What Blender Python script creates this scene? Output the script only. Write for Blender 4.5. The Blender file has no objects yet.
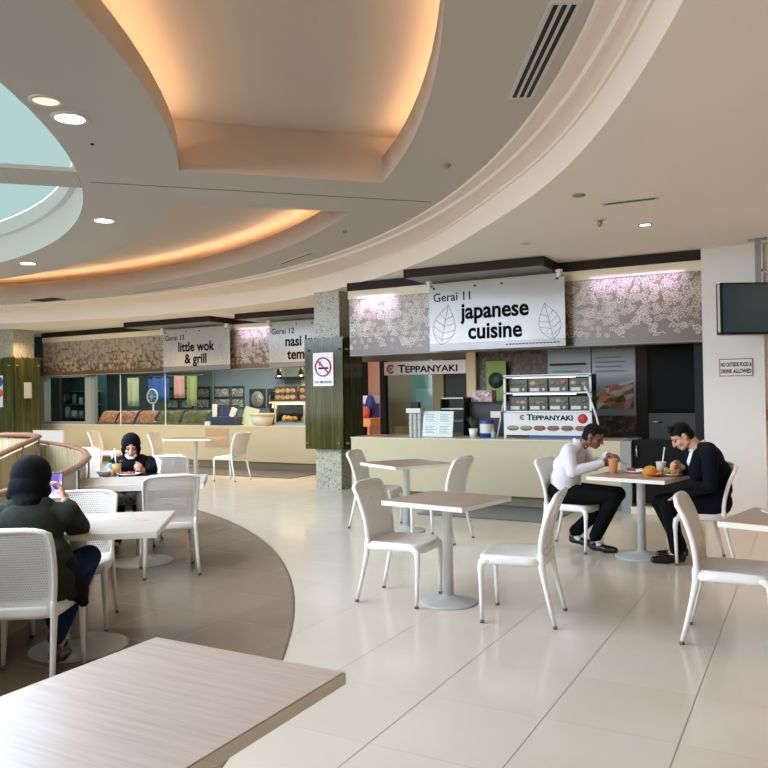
import bpy, bmesh, math, random
from mathutils import Vector, Matrix, Euler
random.seed(7)
SC = bpy.context.scene
COL = SC.collection
PI = math.pi
V = Vector
R_ = math.radians

# ---------------------------------------------------------------- helpers
def lin(c):
    return tuple((x/12.92 if x <= 0.04045 else ((x+0.055)/1.055)**2.4) for x in c)
def hexc(r, g, b):
    return lin((r/255, g/255, b/255)) + (1.0,)

class NT:
    """tiny node-graph helper"""
    def __init__(s, name):
        s.m = bpy.data.materials.new(name); s.m.use_nodes = True
        s.t = s.m.node_tree; s.n = s.t.nodes; s.l = s.t.links
        s.b = s.n['Principled BSDF']; s.out = s.n['Material Output']
    def node(s, typ, **kw):
        nd = s.n.new(typ)
        for k, v in kw.items(): setattr(nd, k, v)
        return nd
    def put(s, nd, key, v):
        if v is None: return
        if hasattr(v, 'is_output'): s.l.new(v, nd.inputs[key])
        else: nd.inputs[key].default_value = v
    def math(s, op, a, b=None, c=None, clamp=False):
        nd = s.node('ShaderNodeMath', operation=op, use_clamp=clamp)
        s.put(nd, 0, a); s.put(nd, 1, b); s.put(nd, 2, c)
        return nd.outputs[0]
    def mix(s, f, a, b):
        nd = s.node('ShaderNodeMix', data_type='RGBA')
        s.put(nd, 0, f); s.put(nd, 6, a); s.put(nd, 7, b)
        return nd.outputs[2]
    def coord(s, which='Object'):
        return s.node('ShaderNodeTexCoord').outputs[which]
    def sep(s, v):
        nd = s.node('ShaderNodeSeparateXYZ'); s.put(nd, 0, v); return nd.outputs
    def comb(s, x, y, z=0.0):
        nd = s.node('ShaderNodeCombineXYZ'); s.put(nd, 0, x); s.put(nd, 1, y); s.put(nd, 2, z); return nd.outputs[0]
    def noise(s, vec, scale=5., detail=3., rough=.5):
        nd = s.node('ShaderNodeTexNoise'); s.put(nd, 'Vector', vec); s.put(nd, 'Scale', scale)
        s.put(nd, 'Detail', detail); s.put(nd, 'Roughness', rough); return nd.outputs
    def vor(s, vec, scale=5., feature='F1', dim='3D', rnd=1.):
        nd = s.node('ShaderNodeTexVoronoi', feature=feature, voronoi_dimensions=dim)
        s.put(nd, 'Vector', vec); s.put(nd, 'Scale', scale); s.put(nd, 'Randomness', rnd); return nd.outputs
    def ramp(s, f, stops):
        nd = s.node('ShaderNodeValToRGB'); s.put(nd, 0, f)
        e = nd.color_ramp.elements
        while len(e) < len(stops): e.new(.5)
        for el, (p, c) in zip(e, stops): el.position = p; el.color = c
        return nd.outputs[0]
    def scale(s, vec, sc, loc=(0,0,0), rot=(0,0,0)):
        nd = s.node('ShaderNodeMapping'); s.put(nd, 'Vector', vec)
        nd.inputs['Scale'].default_value = sc; nd.inputs['Location'].default_value = loc; nd.inputs['Rotation'].default_value = rot
        return nd.outputs[0]
    def bump(s, h, strength=.3, dist=.01):
        nd = s.node('ShaderNodeBump'); s.put(nd, 'Height', h); nd.inputs['Strength'].default_value = strength
        nd.inputs['Distance'].default_value = dist; s.l.new(nd.outputs[0], s.b.inputs['Normal'])
    def set(s, **kw):
        for k, v in kw.items(): s.put(s.b, {'col':'Base Color','rough':'Roughness','metal':'Metallic','spec':'Specular IOR Level',
            'emit':'Emission Color','estr':'Emission Strength','alpha':'Alpha','trans':'Transmission Weight','coat':'Coat Weight','sheen':'Sheen Weight','sss':'Subsurface Weight'}[k], v)
        return s.m

_MC = {}
def flat(name, rgb, rough=.5, metal=0., spec=.5, estr=0., var=0., vs=8.):
    if name in _MC: return _MC[name]
    k = NT(name); c = hexc(*rgb)
    if var:
        nz = k.noise(k.coord(), vs, 4.)[0]
        d = tuple(max(0, x*(1-var)) for x in c[:3])+(1,); u = tuple(min(1, x*(1+var)) for x in c[:3])+(1,)
        cc = k.mix(nz, d, u)
    else: cc = c
    k.set(col=cc, rough=rough, metal=metal, spec=spec)
    if estr: k.set(emit=cc, estr=estr)
    _MC[name] = k.m
    return k.m

class MB:
    """mesh builder"""
    def __init__(s): s.bm = bmesh.new(); s.mi = 0
    def _xf(s, vs, M):
        if M is not None:
            for v in vs: v.co = M @ v.co
    def box(s, x0, x1, y0, y1, z0, z1, M=None, bev=0., seg=2):
        g = bmesh.ops.create_cube(s.bm, size=1.0); vs = g['verts']
        for v in vs:
            v.co = V(((x0+x1)/2+v.co.x*(x1-x0), (y0+y1)/2+v.co.y*(y1-y0), (z0+z1)/2+v.co.z*(z1-z0)))
        fs = set(f for v in vs for f in v.link_faces)
        if bev:
            es = list(set(e for v in vs for e in v.link_edges))
            r = bmesh.ops.bevel(s.bm, geom=es, offset=bev, segments=seg, affect='EDGES', profile=.5)
            vs = list(set(v for f in r['faces'] for v in f.verts) | set(v for v in vs if v.is_valid))
            fs = set(f for v in vs for f in v.link_faces)
        for f in fs: f.material_index = s.mi
        s._xf(vs, M); return s
    def tube(s, pts, rad, n=10, cap=True, sx=1., sy=1., up=None):
        """sweep of an ellipse along pts; rad scalar or list"""
        pts = [V(p) for p in pts]; m = len(pts)
        rad = rad if isinstance(rad, (list, tuple)) else [rad]*m
        rings = []; prev = None
        for i, p in enumerate(pts):
            t = (pts[min(i+1, m-1)]-pts[max(i-1, 0)]).normalized()
            if prev is None:
                a = V(up) if up else (V((0,0,1)) if abs(t.z) < .9 else V((0,1,0)))
                u = (a - t*a.dot(t)).normalized()
            else:
                u = (prev - t*prev.dot(t)).normalized()
            prev = u; w = t.cross(u)
            rr = rad[i]
            rx, ry = (rr if isinstance(rr, tuple) else (rr*sx, rr*sy))
            rings.append([s.bm.verts.new(p + u*(rx*math.cos(2*PI*k/n)) + w*(ry*math.sin(2*PI*k/n))) for k in range(n)])
        for a, b in zip(rings, rings[1:]):
            for k in range(n):
                f = s.bm.faces.new((a[k], a[(k+1)%n], b[(k+1)%n], b[k])); f.smooth = True; f.material_index = s.mi
        if cap:
            for r, rev in ((rings[0], True), (rings[-1], False)):
                f = s.bm.faces.new(r[::-1] if rev else r); f.material_index = s.mi
        return s
    def lathe(s, prof, n=32, c=(0,0,0), M=None, smooth=True):
        rings = []; cx, cy, cz = c; allv = []
        for r, z in prof:
            if r < 1e-6: v = s.bm.verts.new((cx, cy, cz+z)); rings.append([v]); allv.append(v)
            else:
                rg = [s.bm.verts.new((cx+r*math.cos(2*PI*k/n), cy+r*math.sin(2*PI*k/n), cz+z)) for k in range(n)]
                rings.append(rg); allv += rg
        for a, b in zip(rings, rings[1:]):
            for k in range(n):
                if len(a) == 1 and len(b) == 1: continue
                if len(a) == 1: vs = (a[0], b[k], b[(k+1)%n])
                elif len(b) == 1: vs = (a[k], a[(k+1)%n], b[0])
                else: vs = (a[k], a[(k+1)%n], b[(k+1)%n], b[k])
                f = s.bm.faces.new(vs); f.smooth = smooth; f.material_index = s.mi
        s._xf(allv, M); return s
    def ball(s, c, r, M=None, seg=16, sc=(1,1,1)):
        g = bmesh.ops.create_uvsphere(s.bm, u_segments=seg, v_segments=max(6, seg//2), radius=1.)
        for v in g['verts']: v.co = V((c[0]+v.co.x*r*sc[0], c[1]+v.co.y*r*sc[1], c[2]+v.co.z*r*sc[2]))
        for f in set(f for v in g['verts'] for f in v.link_faces): f.smooth = True; f.material_index = s.mi
        s._xf(g['verts'], M); return s
    def poly(s, pts, mi=None):
        f = s.bm.faces.new([s.bm.verts.new(p) for p in pts]); f.material_index = s.mi if mi is None else mi; return s
    def prism(s, pts2, z0, z1, M=None, bev=0.):
        n = len(pts2)
        lo = [s.bm.verts.new((x, y, z0)) for x, y in pts2]; hi = [s.bm.verts.new((x, y, z1)) for x, y in pts2]
        fs = [s.bm.faces.new(lo[::-1]), s.bm.faces.new(hi)]
        for k in range(n): fs.append(s.bm.faces.new((lo[k], lo[(k+1)%n], hi[(k+1)%n], hi[k])))
        for f in fs: f.material_index = s.mi
        s._xf(lo+hi, M); return s
    def grid(s, fn, nu, nv, thick=None, smooth=True, mat=None):
        """fn(u,v)->Vector; optional second surface fn2 through thick(u,v)->Vector offset, closed"""
        A = [[s.bm.verts.new(fn(i/nu, j/nv)) for j in range(nv+1)] for i in range(nu+1)]
        def q(a, b, c, d, m):
            f = s.bm.faces.new((a, b, c, d)); f.smooth = smooth; f.material_index = m
        for i in range(nu):
            for j in range(nv):
                q(A[i][j], A[i+1][j], A[i+1][j+1], A[i][j+1], mat((i+.5)/nu, (j+.5)/nv) if mat else s.mi)
        if thick:
            B = [[s.bm.verts.new(V(fn(i/nu, j/nv))+V(thick(i/nu, j/nv))) for j in range(nv+1)] for i in range(nu+1)]
            for i in range(nu):
                for j in range(nv):
                    q(B[i][j], B[i][j+1], B[i+1][j+1], B[i+1][j], mat((i+.5)/nu, (j+.5)/nv) if mat else s.mi)
            for i in range(nu):
                q(A[i+1][0], A[i][0], B[i][0], B[i+1][0], s.mi); q(A[i][nv], A[i+1][nv], B[i+1][nv], B[i][nv], s.mi)
            for j in range(nv):
                q(A[0][j], A[0][j+1], B[0][j+1], B[0][j], s.mi); q(A[nu][j+1], A[nu][j], B[nu][j], B[nu][j+1], s.mi)
        return s
    def build(s, name, mats, parent=None, world=False, kind=None, shift=None):
        me = bpy.data.meshes.new(name)
        bmesh.ops.recalc_face_normals(s.bm, faces=s.bm.faces[:])
        s.bm.to_mesh(me); s.bm.free()
        return link(name, me, mats, parent, world, kind)

def link(name, me, mats, parent=None, world=False, kind=None):
    o = bpy.data.objects.new(name, me); COL.objects.link(o)
    for m in (mats if isinstance(mats, (list, tuple)) else [mats]):
        me.materials.append(m)
    if parent is not None:
        o.parent = parent
        if world: o.matrix_parent_inverse = abs_mat(parent).inverted()
    if kind: o['kind'] = kind
    return o
def abs_mat(o):
    m = Matrix.Translation(o.location) @ o.rotation_euler.to_matrix().to_4x4()
    if o.parent is not None: m = abs_mat(o.parent) @ o.matrix_parent_inverse @ m
    return m
def tag(o, label, cat, group=None):
    o['label'] = label; o['category'] = cat
    if group: o['group'] = group
    return o
def thing(name, label, cat, loc=(0,0,0), rz=0., group=None):
    o = bpy.data.objects.new(name, None); COL.objects.link(o)
    o.empty_display_size = .1
    o.location = loc; o.rotation_euler = (0, 0, rz)
    return tag(o, label, cat, group)
def dup(root, loc, rz, label, group=None):
    r = root.copy(); COL.objects.link(r); r.location = loc; r.rotation_euler = (0, 0, rz)
    r['label'] = label
    if group: r['group'] = group
    kids(root, r)
    return r
def kids(src, dst):
    for ch in list(src.children):
        c = ch.copy(); COL.objects.link(c); c.parent = dst; c.matrix_parent_inverse = ch.matrix_parent_inverse
        kids(ch, c)
def box(name, x0, x1, y0, y1, z0, z1, mat, parent=None, bev=0., kind=None, world=True):
    return MB().box(x0, x1, y0, y1, z0, z1, bev=bev).build(name, mat, parent, world=(parent is not None and world), kind=kind)
def text(name, body, size, mat, parent, loc, rot=(PI/2, 0, 0), bold=0., ext=.002, align='LEFT', sx=1., world=True, space=1.):
    cu = bpy.data.curves.new(name, 'FONT'); cu.body = body; cu.size = size; cu.offset = bold; cu.extrude = ext
    cu.align_x = align; cu.space_character = space; cu.resolution_u = 4
    to = bpy.data.objects.new('tmp', cu); COL.objects.link(to)
    bpy.context.view_layer.update()
    me = bpy.data.meshes.new_from_object(to.evaluated_get(bpy.context.evaluated_depsgraph_get()))
    bpy.data.objects.remove(to); bpy.data.curves.remove(cu)
    me.transform(Matrix.Translation(loc) @ Euler(rot).to_matrix().to_4x4() @ Matrix.Diagonal((sx, 1, 1, 1)))
    me.name = name; me.materials.clear()
    return link(name, me, mat, parent, world)

# ---------------------------------------------------------------- camera
FPX, HC = 780.0, 1.53
CR = Matrix(((0.87656725, 0.01903652, -0.48090276), (0.48105187, -0.00393384, 0.87668331), (-0.0147972, 0.99981105, 0.01260582)))
cam = bpy.data.cameras.new('camera'); co = bpy.data.objects.new('camera', cam); COL.objects.link(co)
cam.sensor_width = 36.; cam.sensor_fit = 'HORIZONTAL'; cam.lens = 36.*FPX/768.; cam.clip_end = 200.; cam.clip_start = .05
M3 = Matrix((( -CR[0][2]*-1, 0, 0), (0, 0, 0), (0, 0, 0)))
# columns of CR: right, up, forward  (world = CR @ (right, up, forward))
rgt = V((CR[0][0], CR[1][0], CR[2][0])); upv = V((CR[0][1], CR[1][1], CR[2][1])); fwd = V((CR[0][2], CR[1][2], CR[2][2]))
co.matrix_world = Matrix(((rgt.x, upv.x, -fwd.x, 0), (rgt.y, upv.y, -fwd.y, 0), (rgt.z, upv.z, -fwd.z, HC), (0, 0, 0, 1)))
SC.camera = co
# ---------------------------------------------------------------- materials of the room
CX, CY = -11.8, -1.3          # centre of the round atrium
def tile_mat(name, base, alt, line, rough):
    k = NT(name); s = k.sep(k.coord())
    def edge(c, off):
        f = k.math('FRACT', k.math('DIVIDE', k.math('ADD', c, 60.0 + off), .6))
        return k.math('MULTIPLY', k.math('MINIMUM', f, k.math('SUBTRACT', 1.0, f)), .6)
    ex = edge(s[0], .533); ey = edge(s[1], -.57)
    gx = k.math('SUBTRACT', 1.0, k.math('SMOOTH_MIN', 1.0, k.math('DIVIDE', ex, .005), .2), clamp=True)
    gy = k.math('SUBTRACT', 1.0, k.math('SMOOTH_MIN', 1.0, k.math('DIVIDE', ey, .0036), .2), clamp=True)
    g = k.math('MAXIMUM', gx, k.math('MULTIPLY', gy, .6))
    # one random tone per tile
    ix = k.math('FLOOR', k.math('DIVIDE', k.math('ADD', s[0], 60.533), .6)); iy = k.math('FLOOR', k.math('DIVIDE', k.math('ADD', s[1], 59.43), .6))
    wn = k.node('ShaderNodeTexWhiteNoise', noise_dimensions='2D'); k.put(wn, 'Vector', k.comb(ix, iy))
    nz = k.noise(k.scale(k.coord(), (1.2, 1.2, 1)), 2.2, 5.)[0]
    t = k.math('ADD', k.math('MULTIPLY', wn.outputs[0], .35), k.math('MULTIPLY', nz, .65))
    c = k.mix(t, hexc(*base), hexc(*alt)); c = k.mix(k.math('MULTIPLY', g, .9), c, hexc(*line))
    r = k.math('ADD', rough, k.math('MULTIPLY', g, .4))
    k.set(col=c, rough=r, spec=.5)
    return k.m
M_tile = tile_mat('light floor tile', (206, 195, 176), (218, 208, 192), (92, 78, 62), .17)
M_dark = tile_mat('taupe floor tile', (124, 108, 92), (136, 121, 104), (46, 38, 32), .20)
M_edge = flat('floor edge strip', (84, 78, 72), .4)
M_ceil = flat('ceiling paint', (250, 243, 229), .85, spec=.2)
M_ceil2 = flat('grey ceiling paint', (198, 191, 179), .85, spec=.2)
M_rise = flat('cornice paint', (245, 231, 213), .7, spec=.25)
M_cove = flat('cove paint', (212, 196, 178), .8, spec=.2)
M_wall = flat('white wall paint', (226, 223, 213), .8, spec=.25)
M_white = flat('white plastic', (236, 232, 224), .38)
M_black = flat('black plastic', (14, 14, 15), .5, spec=.25)
M_dkbrown = flat('dark brown timber', (44, 31, 25), .6, spec=.2, var=.25, vs=20)
M_cream = flat('cream laminate', (190, 177, 140), .45, spec=.4)
M_creamtrim = flat('cream trim', (228, 214, 178), .55)
M_alu = flat('brushed aluminium', (170, 170, 166), .35, metal=.9)
M_grey = flat('grey panel', (140, 142, 136), .5)
M_steel = flat('stainless steel', (150, 152, 152), .3, metal=.9)
M_rubber = flat('grey rubber', (110, 104, 96), .7)

def granite():
    k = NT('speckled granite'); co_ = k.coord()
    v = k.vor(co_, 34.)[0]; n = k.noise(co_, 46., 3.)[0]
    t = k.math('ADD', k.math('MULTIPLY', v, .5), k.math('MULTIPLY', n, .7))
    c = k.ramp(t, [(.36, hexc(88, 86, 68)), (.50, hexc(166, 160, 138)), (.62, hexc(194, 188, 166)), (.78, hexc(120, 116, 96))])
    return k.set(col=c, rough=.35)
M_granite = granite()
def green_glass():
    k = NT('green reed glass'); co_ = k.coord()
    n = k.noise(k.scale(co_, (60, 60, .8)), 1., 4., .6)[0]; n2 = k.noise(k.scale(co_, (14, 14, .4)), 1., 3.)[0]
    t = k.math('ADD', k.math('MULTIPLY', n, .6), k.math('MULTIPLY', n2, .4))
    c = k.ramp(t, [(.33, hexc(34, 36, 14)), (.5, hexc(70, 70, 34)), (.66, hexc(112, 106, 64))])
    k.set(col=c, rough=.12)
    tr = k.node('ShaderNodeBsdfTransparent'); tr.inputs[0].default_value = hexc(190, 205, 130)
    mx = k.node('ShaderNodeMixShader'); k.put(mx, 0, k.math('MULTIPLY', k.math('SUBTRACT', n2, .35, clamp=True), .8))
    k.l.new(k.b.outputs[0], mx.inputs[1]); k.l.new(tr.outputs[0], mx.inputs[2]); k.l.new(mx.outputs[0], k.out.inputs[0])
    return k.m
M_green = green_glass()
def clear_glass(name, tint, refl=.12, alpha=.0):
    k = NT(name)
    tr = k.node('ShaderNodeBsdfTransparent'); tr.inputs[0].default_value = hexc(*tint)
    gl = k.node('ShaderNodeBsdfGlossy'); gl.inputs['Roughness'].default_value = .03
    fr = k.node('ShaderNodeFresnel'); fr.inputs[0].default_value = 1.45
    mx = k.node('ShaderNodeMixShader'); bf = k.node('ShaderNodeNewGeometry').outputs['Backfacing']
    k.put(mx, 0, k.math('MULTIPLY', k.math('MULTIPLY', fr.outputs[0], refl/.12), k.math('SUBTRACT', 1.0, bf)))
    k.l.new(tr.outputs[0], mx.inputs[1]); k.l.new(gl.outputs[0], mx.inputs[2])
    k.l.new(mx.outputs[0], k.out.inputs[0])
    return k.m
M_glass = clear_glass('clear glass', (236, 242, 238), .08)
M_sneeze = clear_glass('tinted glass', (238, 245, 243), .04)
def frosted():
    k = NT('frosted cream balustrade glass'); s = k.sep(k.coord())
    f = k.math('FRACT', k.math('MULTIPLY', k.math('ADD', s[0], k.math('MULTIPLY', s[1], .6)), 9.))
    col = k.mix(k.math('MULTIPLY', k.math('LESS_THAN', f, .12), .5), hexc(172, 156, 120), hexc(126, 114, 86))
    k.set(col=col, rough=.25)
    tr = k.node('ShaderNodeBsdfTransparent'); tr.inputs[0].default_value = hexc(226, 218, 196)
    mx = k.node('ShaderNodeMixShader'); mx.inputs[0].default_value = .2
    k.l.new(k.b.outputs[0], mx.inputs[1]); k.l.new(tr.outputs[0], mx.inputs[2]); k.l.new(mx.outputs[0], k.out.inputs[0])
    return k.m
M_railglass = frosted()

def floral():
    """white flower outlines on taupe, dense at the top and thinning towards the bottom"""
    k = NT('floral print'); s = k.sep(k.coord())
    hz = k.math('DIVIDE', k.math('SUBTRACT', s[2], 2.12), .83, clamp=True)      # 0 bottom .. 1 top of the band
    c0 = hexc(120, 104, 84)
    tot = None
    for sc_, off, dens, pet in ((8., 0.0, 1.0, 5.), (13., 3.7, 1.05, 6.), (10.5, 8.3, .6, 5.)):
        vec = k.comb(k.math('ADD', s[0], off), s[2])
        v = k.vor(vec, sc_, dim='2D', rnd=.9)
        d = k.node('ShaderNodeVectorMath', operation='SUBTRACT'); k.put(d, 0, vec); k.put(d, 1, v[2])
        q = k.sep(d.outputs[0])
        r = v[0]
        a = k.math('ARCTAN2', q[1], q[0]); cs = k.sep(v[1])
        pr = k.math('ADD', .26, k.math('MULTIPLY', k.math('ABSOLUTE', k.math('COSINE', k.math('ADD', k.math('MULTIPLY', a, pet/2), k.math('MULTIPLY', cs[0], 6.)))), .17))
        ring = k.math('SUBTRACT', 1.0, k.math('DIVIDE', k.math('ABSOLUTE', k.math('SUBTRACT', r, pr)), .085), clamp=True)
        core = k.math('MULTIPLY', k.math('LESS_THAN', r, .10), .8)
        show = k.math('LESS_THAN', cs[1], k.math('MULTIPLY', k.math('POWER', hz, .55), dens))
        show = k.math('MULTIPLY', show, k.math('GREATER_THAN', hz, .09))
        fill = k.math('MULTIPLY', k.math('LESS_THAN', r, pr), k.math('MULTIPLY', cs[2], .22))
        lay = k.math('MULTIPLY', k.math('MAXIMUM', k.math('MAXIMUM', ring, core), fill), show)
        tot = lay if tot is None else k.math('MAXIMUM', tot, lay)
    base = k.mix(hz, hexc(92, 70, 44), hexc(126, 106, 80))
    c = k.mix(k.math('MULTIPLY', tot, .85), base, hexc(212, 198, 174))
    return k.set(col=c, rough=.28, spec=.5)
M_floral = floral()

# ---------------------------------------------------------------- floor
def pol(r, a, z=0.): return V((CX + r*math.cos(a), CY + r*math.sin(a), z))
RV, RD = 8.55, 10.36                     # void edge, taupe ring edge
fl = MB(); N = 180
for k in range(N):
    a0, a1 = 2*PI*k/N, 2*PI*(k+1)/N
    fl.poly([pol(RV, a0), pol(RD-.007, a0), pol(RD-.007, a1), pol(RV, a1)], 1)
    fl.poly([pol(RD-.007, a0), pol(RD+.007, a0), pol(RD+.007, a1), pol(RD-.007, a1)], 2)
    fl.poly([pol(RD+.007, a0), pol(34, a0), pol(34, a1), pol(RD+.007, a1)], 0)
bmesh.ops.remove_doubles(fl.bm, verts=fl.bm.verts[:], dist=1e-4)
fl.build('floor', [M_tile, M_dark, M_edge], kind='structure')
w = MB(); N = 96
for k in range(N):
    a0, a1 = 2*PI*k/N, 2*PI*(k+1)/N
    w.poly([pol(RV, a0, -4), pol(RV, a1, -4), pol(RV, a1, 0), pol(RV, a0, 0)])
w.build('wall_void', flat('void wall', (92, 88, 82), .8), kind='structure')
MB().lathe([(0, -4), (RV, -4)], 64, (CX, CY, 0)).build('floor_lower', flat('lower floor', (62, 58, 54), .5), kind='structure')

# ---------------------------------------------------------------- ceiling
ZC, ZL = 3.5, 3.2
L0 = [(-.457,3.541),(-.814,4.368),(-1.32,5.321),(-1.79,6.093),(-2.616,7.074),(-3.265,7.826),(-4.231,8.861),(-5.183,9.58),(-6.207,10.209),(-7.229,10.834),(-8.6,11.35),(-10.4,11.6),(-13.162,11.5),(-15.716,10.95)]
la = [(math.atan2(y-CY, x-CX), math.hypot(x-CX, y-CY)) for x, y in L0]
def rl0(a):
    """radius of the lower ceiling's inner edge"""
    a = (a + PI) % (2*PI) - PI
    if a <= la[0][0] or a >= la[-1][0]:
        return la[0][1] if a <= la[0][0] else la[-1][1]
    for (a0, r0), (a1, r1) in zip(la, la[1:]):
        if a0 <= a <= a1:
            t = (a-a0)/(a1-a0); return r0+(r1-r0)*t
rs = [rl0(2*PI*k/360) for k in range(360)]
for _ in range(14): rs = [(rs[k-1]+2*rs[k]+rs[(k+1) % 360])/4 for k in range(360)]
def rl(a): 
    x = (a/(2*PI)*360) % 360; i = int(x); return rs[i % 360]*(1-(x-i)) + rs[(i+1) % 360]*(x-i)
N = 240
lo = MB(); ri = MB(); cor = MB()
for k in range(N):
    a0, a1 = 2*PI*k/N, 2*PI*(k+1)/N
    lo.poly([pol(rl(a0), a0, ZL), pol(rl(a1), a1, ZL), pol(34, a1, ZL), pol(34, a0, ZL)])
    # riser, small step, sloped soffit up to the bead
    P = lambda r, a, z: pol(r, a, z)
    prof = lambda a: [(rl(a), ZL), (rl(a), 3.44), (rl(a)-.02, 3.44), (rl(a)-.03, 3.455), (12.26, 3.475), (12.25, 3.462), (12.225, 3.462), (12.215, 3.49), (12.13, 3.5), (12.12, 3.485), (12.09, 3.485), (12.08, ZC)]
    p0, p1 = prof(a0), prof(a1)
    for i in range(len(p0)-1):
        f = [P(p0[i][0], a0, p0[i][1]), P(p1[i][0], a1, p1[i][1]), P(p1[i+1][0], a1, p1[i+1][1]), P(p0[i+1][0], a0, p0[i+1][1])]
        ri.poly(f)
for m_, nm, mt in ((lo, 'ceiling_outer', M_ceil), (ri, 'trim_1', M_rise)):
    bmesh.ops.remove_doubles(m_.bm, verts=m_.bm.verts[:], dist=1e-4)
    for f in m_.bm.faces: f.smooth = (nm == 'trim_1')
    o = m_.build(nm, mt, kind='structure')
    if nm == 'trim_1':
        md = o.modifiers.new('e', 'EDGE_SPLIT'); md.split_angle = R_(25)
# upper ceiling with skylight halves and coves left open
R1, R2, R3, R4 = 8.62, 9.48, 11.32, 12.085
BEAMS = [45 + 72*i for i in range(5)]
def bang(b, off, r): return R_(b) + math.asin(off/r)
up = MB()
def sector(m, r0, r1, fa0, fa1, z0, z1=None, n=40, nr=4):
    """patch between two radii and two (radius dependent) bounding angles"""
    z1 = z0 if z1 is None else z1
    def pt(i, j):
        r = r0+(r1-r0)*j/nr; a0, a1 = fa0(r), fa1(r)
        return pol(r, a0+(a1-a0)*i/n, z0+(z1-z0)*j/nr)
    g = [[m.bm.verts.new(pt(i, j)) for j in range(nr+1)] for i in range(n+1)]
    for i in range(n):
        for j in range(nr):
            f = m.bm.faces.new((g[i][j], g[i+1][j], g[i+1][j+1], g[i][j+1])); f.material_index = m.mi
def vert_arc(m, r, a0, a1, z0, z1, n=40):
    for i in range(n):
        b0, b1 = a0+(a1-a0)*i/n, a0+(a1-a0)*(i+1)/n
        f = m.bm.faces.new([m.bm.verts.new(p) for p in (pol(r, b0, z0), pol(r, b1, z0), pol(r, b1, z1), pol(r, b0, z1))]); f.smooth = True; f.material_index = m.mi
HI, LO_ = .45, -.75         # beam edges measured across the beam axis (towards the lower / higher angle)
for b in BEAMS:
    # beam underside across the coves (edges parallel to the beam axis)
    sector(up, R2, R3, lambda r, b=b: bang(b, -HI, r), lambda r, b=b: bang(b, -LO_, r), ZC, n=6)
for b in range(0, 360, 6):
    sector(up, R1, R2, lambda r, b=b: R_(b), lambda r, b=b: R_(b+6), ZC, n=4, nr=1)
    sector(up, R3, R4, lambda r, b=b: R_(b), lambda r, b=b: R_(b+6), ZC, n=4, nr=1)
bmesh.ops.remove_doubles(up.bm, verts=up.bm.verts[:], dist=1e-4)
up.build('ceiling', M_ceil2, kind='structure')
cv = MB(); led = []
ZT, ZLIP, ZLI = 3.94, 3.74, 3.68
for b in BEAMS:
    f0 = lambda r, b=b: bang(b, -LO_, r); f1 = lambda r, b=b: bang(b+72, -HI, r)
    # lips
    vert_arc(cv, R3, f0(R3), f1(R3), ZC, ZLIP); vert_arc(cv, R2, f0(R2), f1(R2), ZC, ZLI)
    # ledges behind the lips
    sector(cv, R3, R3+.03, f0, f1, ZLIP, n=60, nr=1); vert_arc(cv, R3+.03, f0(R3+.03), f1(R3+.03), ZLIP-.12, ZLIP, 60)
    sector(cv, R3+.03, R3+.85, f0, f1, ZLIP-.12, n=60, nr=1)
    sector(cv, R2-.03, R2, f0, f1, ZLI, n=60, nr=1); vert_arc(cv, R2-.03, f0(R2-.03), f1(R2-.03), ZLI-.12, ZLI, 60)
    sector(cv, R2-.8, R2-.03, f0, f1, ZLI-.12, n=60, nr=1)
    vert_arc(cv, R3+.85, f0(R3+.85), f1(R3+.85), ZLIP-.12, ZT, 60); vert_arc(cv, R2-.8, f0(R2-.8), f1(R2-.8), ZLI-.12, ZT, 60)
    # recessed ceiling and the two end walls
    sector(cv, R2-.8, R3+.85, f0, f1, ZT, n=60, nr=6)
    for f in (f0, f1):
        n = 8
        for i in range(n):
            r0, r1 = R2-.8+(R3-R2+1.65)*i/n, R2-.8+(R3-R2+1.65)*(i+1)/n
            cv.poly([pol(r0, f(r0), ZC), pol(r1, f(r1), ZC), pol(r1, f(r1), ZT), pol(r0, f(r0), ZT)])
bmesh.ops.remove_doubles(cv.bm, verts=cv.bm.verts[:], dist=1e-4)
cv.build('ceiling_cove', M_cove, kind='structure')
# seam on the beam underside
sm = MB(); a = V((math.cos(R_(45)), math.sin(R_(45)), 0)); nrm = V((-a.y, a.x, 0)); c0 = V((CX, CY, 0))
q = [c0+a*8.7+nrm*.12, c0+a*12.0+nrm*.12]
sm.box(8.7, 12.0, .115, .127, ZC-.004, ZC+.002, M=Matrix.Translation((CX, CY, 0)) @ Matrix.Rotation(R_(45), 4, 'Z'))
sm.build('trim_2', flat('seam joint strip', (120, 112, 102), .8), kind='structure')
# skylight: shaft, beam and glass
sk = MB()
vert_arc(sk, R1, 0, 2*PI, ZC, 3.86, 160)
sector(sk, R1-.07, R1, lambda r: 0, lambda r: 2*PI, 3.86, n=160, nr=1)
vert_arc(sk, R1-.07, 0, 2*PI, 3.86, 4.05, 160)
sk.build('trim_3', M_wall, kind='structure')
for i in range(4):
    M_ = Matrix.Translation((CX, CY, 0)) @ Matrix.Rotation(R_(45 + 72*i*0 + 90*i), 4, 'Z')
    if i in (0, 1):
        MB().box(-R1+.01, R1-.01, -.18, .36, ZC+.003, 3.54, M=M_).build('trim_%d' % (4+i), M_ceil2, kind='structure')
def sky_glass():
    k = NT('frosted skylight glass')
    tl = k.node('ShaderNodeBsdfTranslucent'); tl.inputs[0].default_value = hexc(116, 136, 134)
    tr = k.node('ShaderNodeBsdfTransparent'); tr.inputs[0].default_value = hexc(116, 138, 137)
    mx = k.node('ShaderNodeMixShader'); mx.inputs[0].default_value = .6
    k.l.new(tl.outputs[0], mx.inputs[1]); k.l.new(tr.outputs[0], mx.inputs[2]); k.l.new(mx.outputs[0], k.out.inputs[0])
    return k.m
MB().lathe([(0, 4.06), (R1-.07, 4.06)], 96, (CX, CY, 0)).build('window_1', sky_glass(), kind='structure')

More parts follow.
